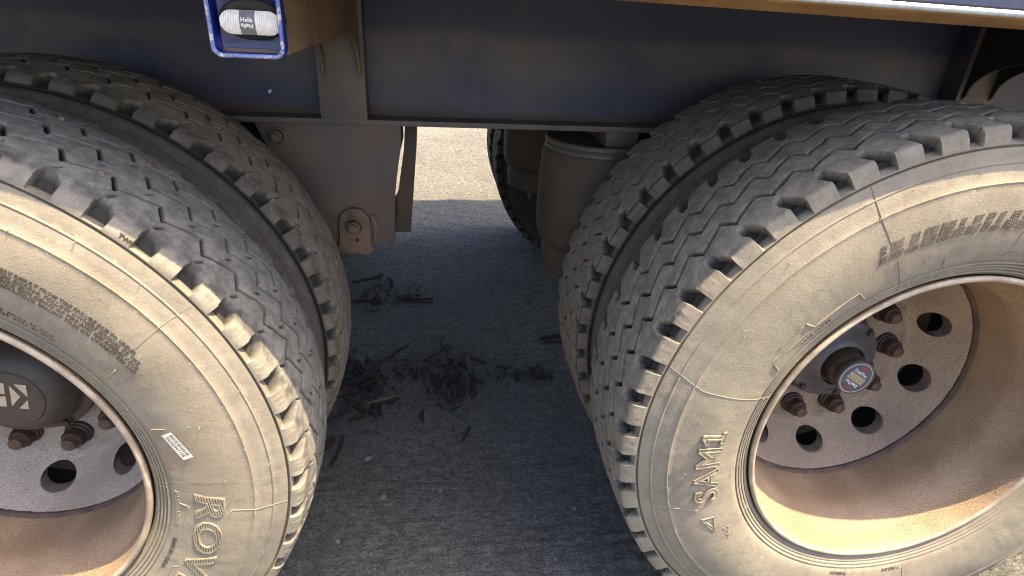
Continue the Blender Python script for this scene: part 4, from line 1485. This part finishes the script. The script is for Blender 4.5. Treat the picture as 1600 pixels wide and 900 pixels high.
lay('bark_strip', chip_bank[7], -0.345, 0.590, 1.45, 0.120, 'upright bark slab nearest the left outer tyre', 'bark', sy=0.8)
lay('bark_strip', chip_bank[0], -0.392, 0.600, 1.0, 0.110, 'reddish bark slab touching the left tyre tread', 'bark', sy=0.9)
lay('bark_strip', chip_bank[9], 0.004, 1.005, 1.15, 0.125, 'broad flat bark piece leaning over the central heap', 'bark', tilt=0.2, dz=0.01)
lay('bark_strip', chip_bank[8], 0.003, 0.862, 1.50, 0.120, 'dark vertical bark piece at the front of the central heap', 'bark', dz=0.006)
lay('bark_strip', chip_bank[3], -0.035, 0.840, 1.62, 0.120, 'reddish ribbed bark piece beside the dark vertical one', 'bark', dz=0.006)
lay('leaf', chip_bank[0], -0.036, 1.100, 1.9, 0.075, 'lone curled leaf standing just beyond the central heap', 'leaf', tilt=0.25, sy=1.2)
lay('leaf', chip_bank[6], 0.075, 1.005, -0.6, 0.070, 'dark curled leaf right of the broad bark piece', 'leaf', sy=1.4, dz=0.004)
lay('leaf', chip_bank[9], 0.060, 0.910, -0.9, 0.070, 'brown leaf with a dark folded edge below the curled leaf', 'leaf', sy=1.3)
lay('leaf', chip_bank[0], 0.275, 0.915, -0.35, 0.065, 'reddish leaf at the right end of the litter trail', 'leaf', sy=1.5)

clusters = [
    # cx, cy, sx, sy, count, size range, label, group
    (-0.285, 1.520, 0.065, 0.060, 22, (0.030, 0.085), 'small dark bark chip in the farthest litter heap', 'chips of the farthest heap'),
    (-0.320, 0.950, 0.055, 0.080, 38, (0.028, 0.095), 'dark bark chip in the heap beside the left inner tyre', 'chips of the heap by the left tyres'),
    (-0.275, 0.800, 0.050, 0.035, 14, (0.025, 0.070), 'reddish bark chip in the front fringe of the left heap', 'chips fringing the left heap'),
    (-0.025, 0.900, 0.040, 0.085, 34, (0.024, 0.080), 'bark chip in the central litter heap between the wheels', 'chips of the central heap'),
    (0.190, 0.925, 0.065, 0.020, 20, (0.018, 0.050), 'small bark chip in the trail running right from the central heap', 'chips of the right trail'),
    (-0.140, 0.965, 0.060, 0.040, 14, (0.022, 0.060), 'loose bark chip between the left and central heaps', 'chips between the heaps'),
]
rs = random.Random(11)
for cx, cy, sx, sy_, n, (l0, l1), lab, grp in clusters:
    for i in range(n):
        x, y = cx + rs.gauss(0, sx), cy + rs.gauss(0, sy_)
        lay('bark_chip', chip_bank[rs.randrange(10)], x, y, rs.uniform(0, PI) if rs.random() < 0.4 else rs.gauss(1.5, 0.5), rs.uniform(l0, l1) * 1.2, lab, 'bark chip', grp,
            tilt=rs.uniform(-0.15, 0.15), dz=rs.uniform(0, 0.006), sy=rs.uniform(0.6, 1.2))

# stones one can pick out
stone_bank = []
for k in range(4):
    bm = bmesh.new()
    bmesh.ops.create_icosphere(bm, subdivisions=2, radius=0.5)
    rg = random.Random(k)
    cuts = [(Vector((rg.uniform(-1, 1), rg.uniform(-1, 1), rg.uniform(-0.4, 1))).normalized(), rg.uniform(0.20, 0.36)) for _ in range(9)]
    for v in bm.verts:
        for nn, dd in cuts:
            e = v.co.dot(nn) - dd
            if e > 0:
                v.co -= nn * e
        v.co.z *= 0.6
    me = bpy.data.meshes.new('stone')
    bm.to_mesh(me)
    bm.free()
    stone_bank.append(me)


def stone(k, x, y, s, mat, label):
    me = stone_bank[k].copy()
    me.materials.append(M[mat])
    o = link('stone', me, None, None, loc=(x, y, gh(x, y) + 0.10 * s), rot=(0, 0, random.uniform(0, 6)))
    o.scale = (s, s * 0.8, s)
    tag(o, label, 'stone', 'stones on the dirt')


stone(0, -0.258, 0.556, 0.026, 'stone', 'pale pointed stone below the left heap, nearest the left tyre')
stone(1, -0.205, 0.415, 0.026, 'stone', 'whitest flat stone on the wheel mark between the tyres')
stone(2, -0.062, 0.425, 0.028, 'stone', 'low grey stone in the middle of the wheel mark')
stone(3, 0.108, 0.398, 0.020, 'stone_dark', 'black stone alone on the bare dirt right of the grey stone')
stone(0, 0.255, 0.392, 0.013, 'stone_dark', 'tiny black stone near the right tyre')
stone(1, -0.296, 0.285, 0.018, 'stone', 'small grey stone close to the left outer tyre near the ground edge')
stone(2, 0.020, 0.34, 0.018, 'stone', 'small pale stone right of centre on the near dirt')
stone(3, 0.272, 0.335, 0.020, 'stone', 'angular grey stone in front of the right outer tyre')


# fine grit and crumbs, too small and too many to pick apart
def grit():
    rng = np.random.default_rng(5)
    base = np.array([(1, 0, 0), (-0.8, 0.2, 0), (0, 1, 0.05), (0.1, -0.9, 0), (0.05, 0.0, 0.9), (0, 0, -0.5)])
    tri = np.array([(0, 2, 4), (2, 1, 4), (1, 3, 4), (3, 0, 4), (2, 0, 5), (1, 2, 5), (3, 1, 5), (0, 3, 5)])
    for name, n, mat, lo, hi, box_ in (('gravel', 9000, 'stone', 0.0007, 0.0026, (-0.6, 0.7, 0.0, 2.6)), ('gravel', 6000, 'stone_dark', 0.0008, 0.0028, (-0.7, 0.8, 0.0, 5.0)), ('crumbs', 700, 'bark', 0.0012, 0.0045, None)):
        if box_:
            x = rng.uniform(box_[0], box_[1], n)
            y = rng.uniform(box_[2], box_[3], n)
        else:
            c = np.array([(a[0], a[1], a[2], a[3]) for a in clusters])[rng.integers(0, len(clusters), n)]
            x = rng.normal(c[:, 0], c[:, 2] * 1.4)
            y = rng.normal(c[:, 1], c[:, 3] * 1.4)
        z = ground_height(x[None, :], y[None, :])[0]
        s = rng.uniform(lo, hi, n) * (1 + np.clip(y - 1.5, 0, 3) * 0.25)
        an = rng.uniform(0, 6.28, n)
        ca, sa = np.cos(an), np.sin(an)
        P = base[None] * np.stack([s * rng.uniform(0.8, 1.8, n), s, s * rng.uniform(0.5, 1, n)], -1)[:, None, :]
        Q = np.stack([P[..., 0] * ca[:, None] - P[..., 1] * sa[:, None] + x[:, None], P[..., 0] * sa[:, None] + P[..., 1] * ca[:, None] + y[:, None], P[..., 2] + z[:, None] + 0.2 * s[:, None]], -1)
        F = (tri[None] + (np.arange(n) * 6)[:, None, None]).reshape(-1, 3)
        o = link(name, mesh_np(name, Q.reshape(-1, 3), F), M[mat])
        tag(o, {'stone': 'fine pale grit scattered over the shaded dirt', 'stone_dark': 'fine dark grit scattered over the whole yard', 'bark': 'bark crumbs sprinkled round the litter heaps'}[mat], {'stone': 'grit', 'stone_dark': 'grit', 'bark': 'crumbs'}[mat], kind='stuff')


grit()
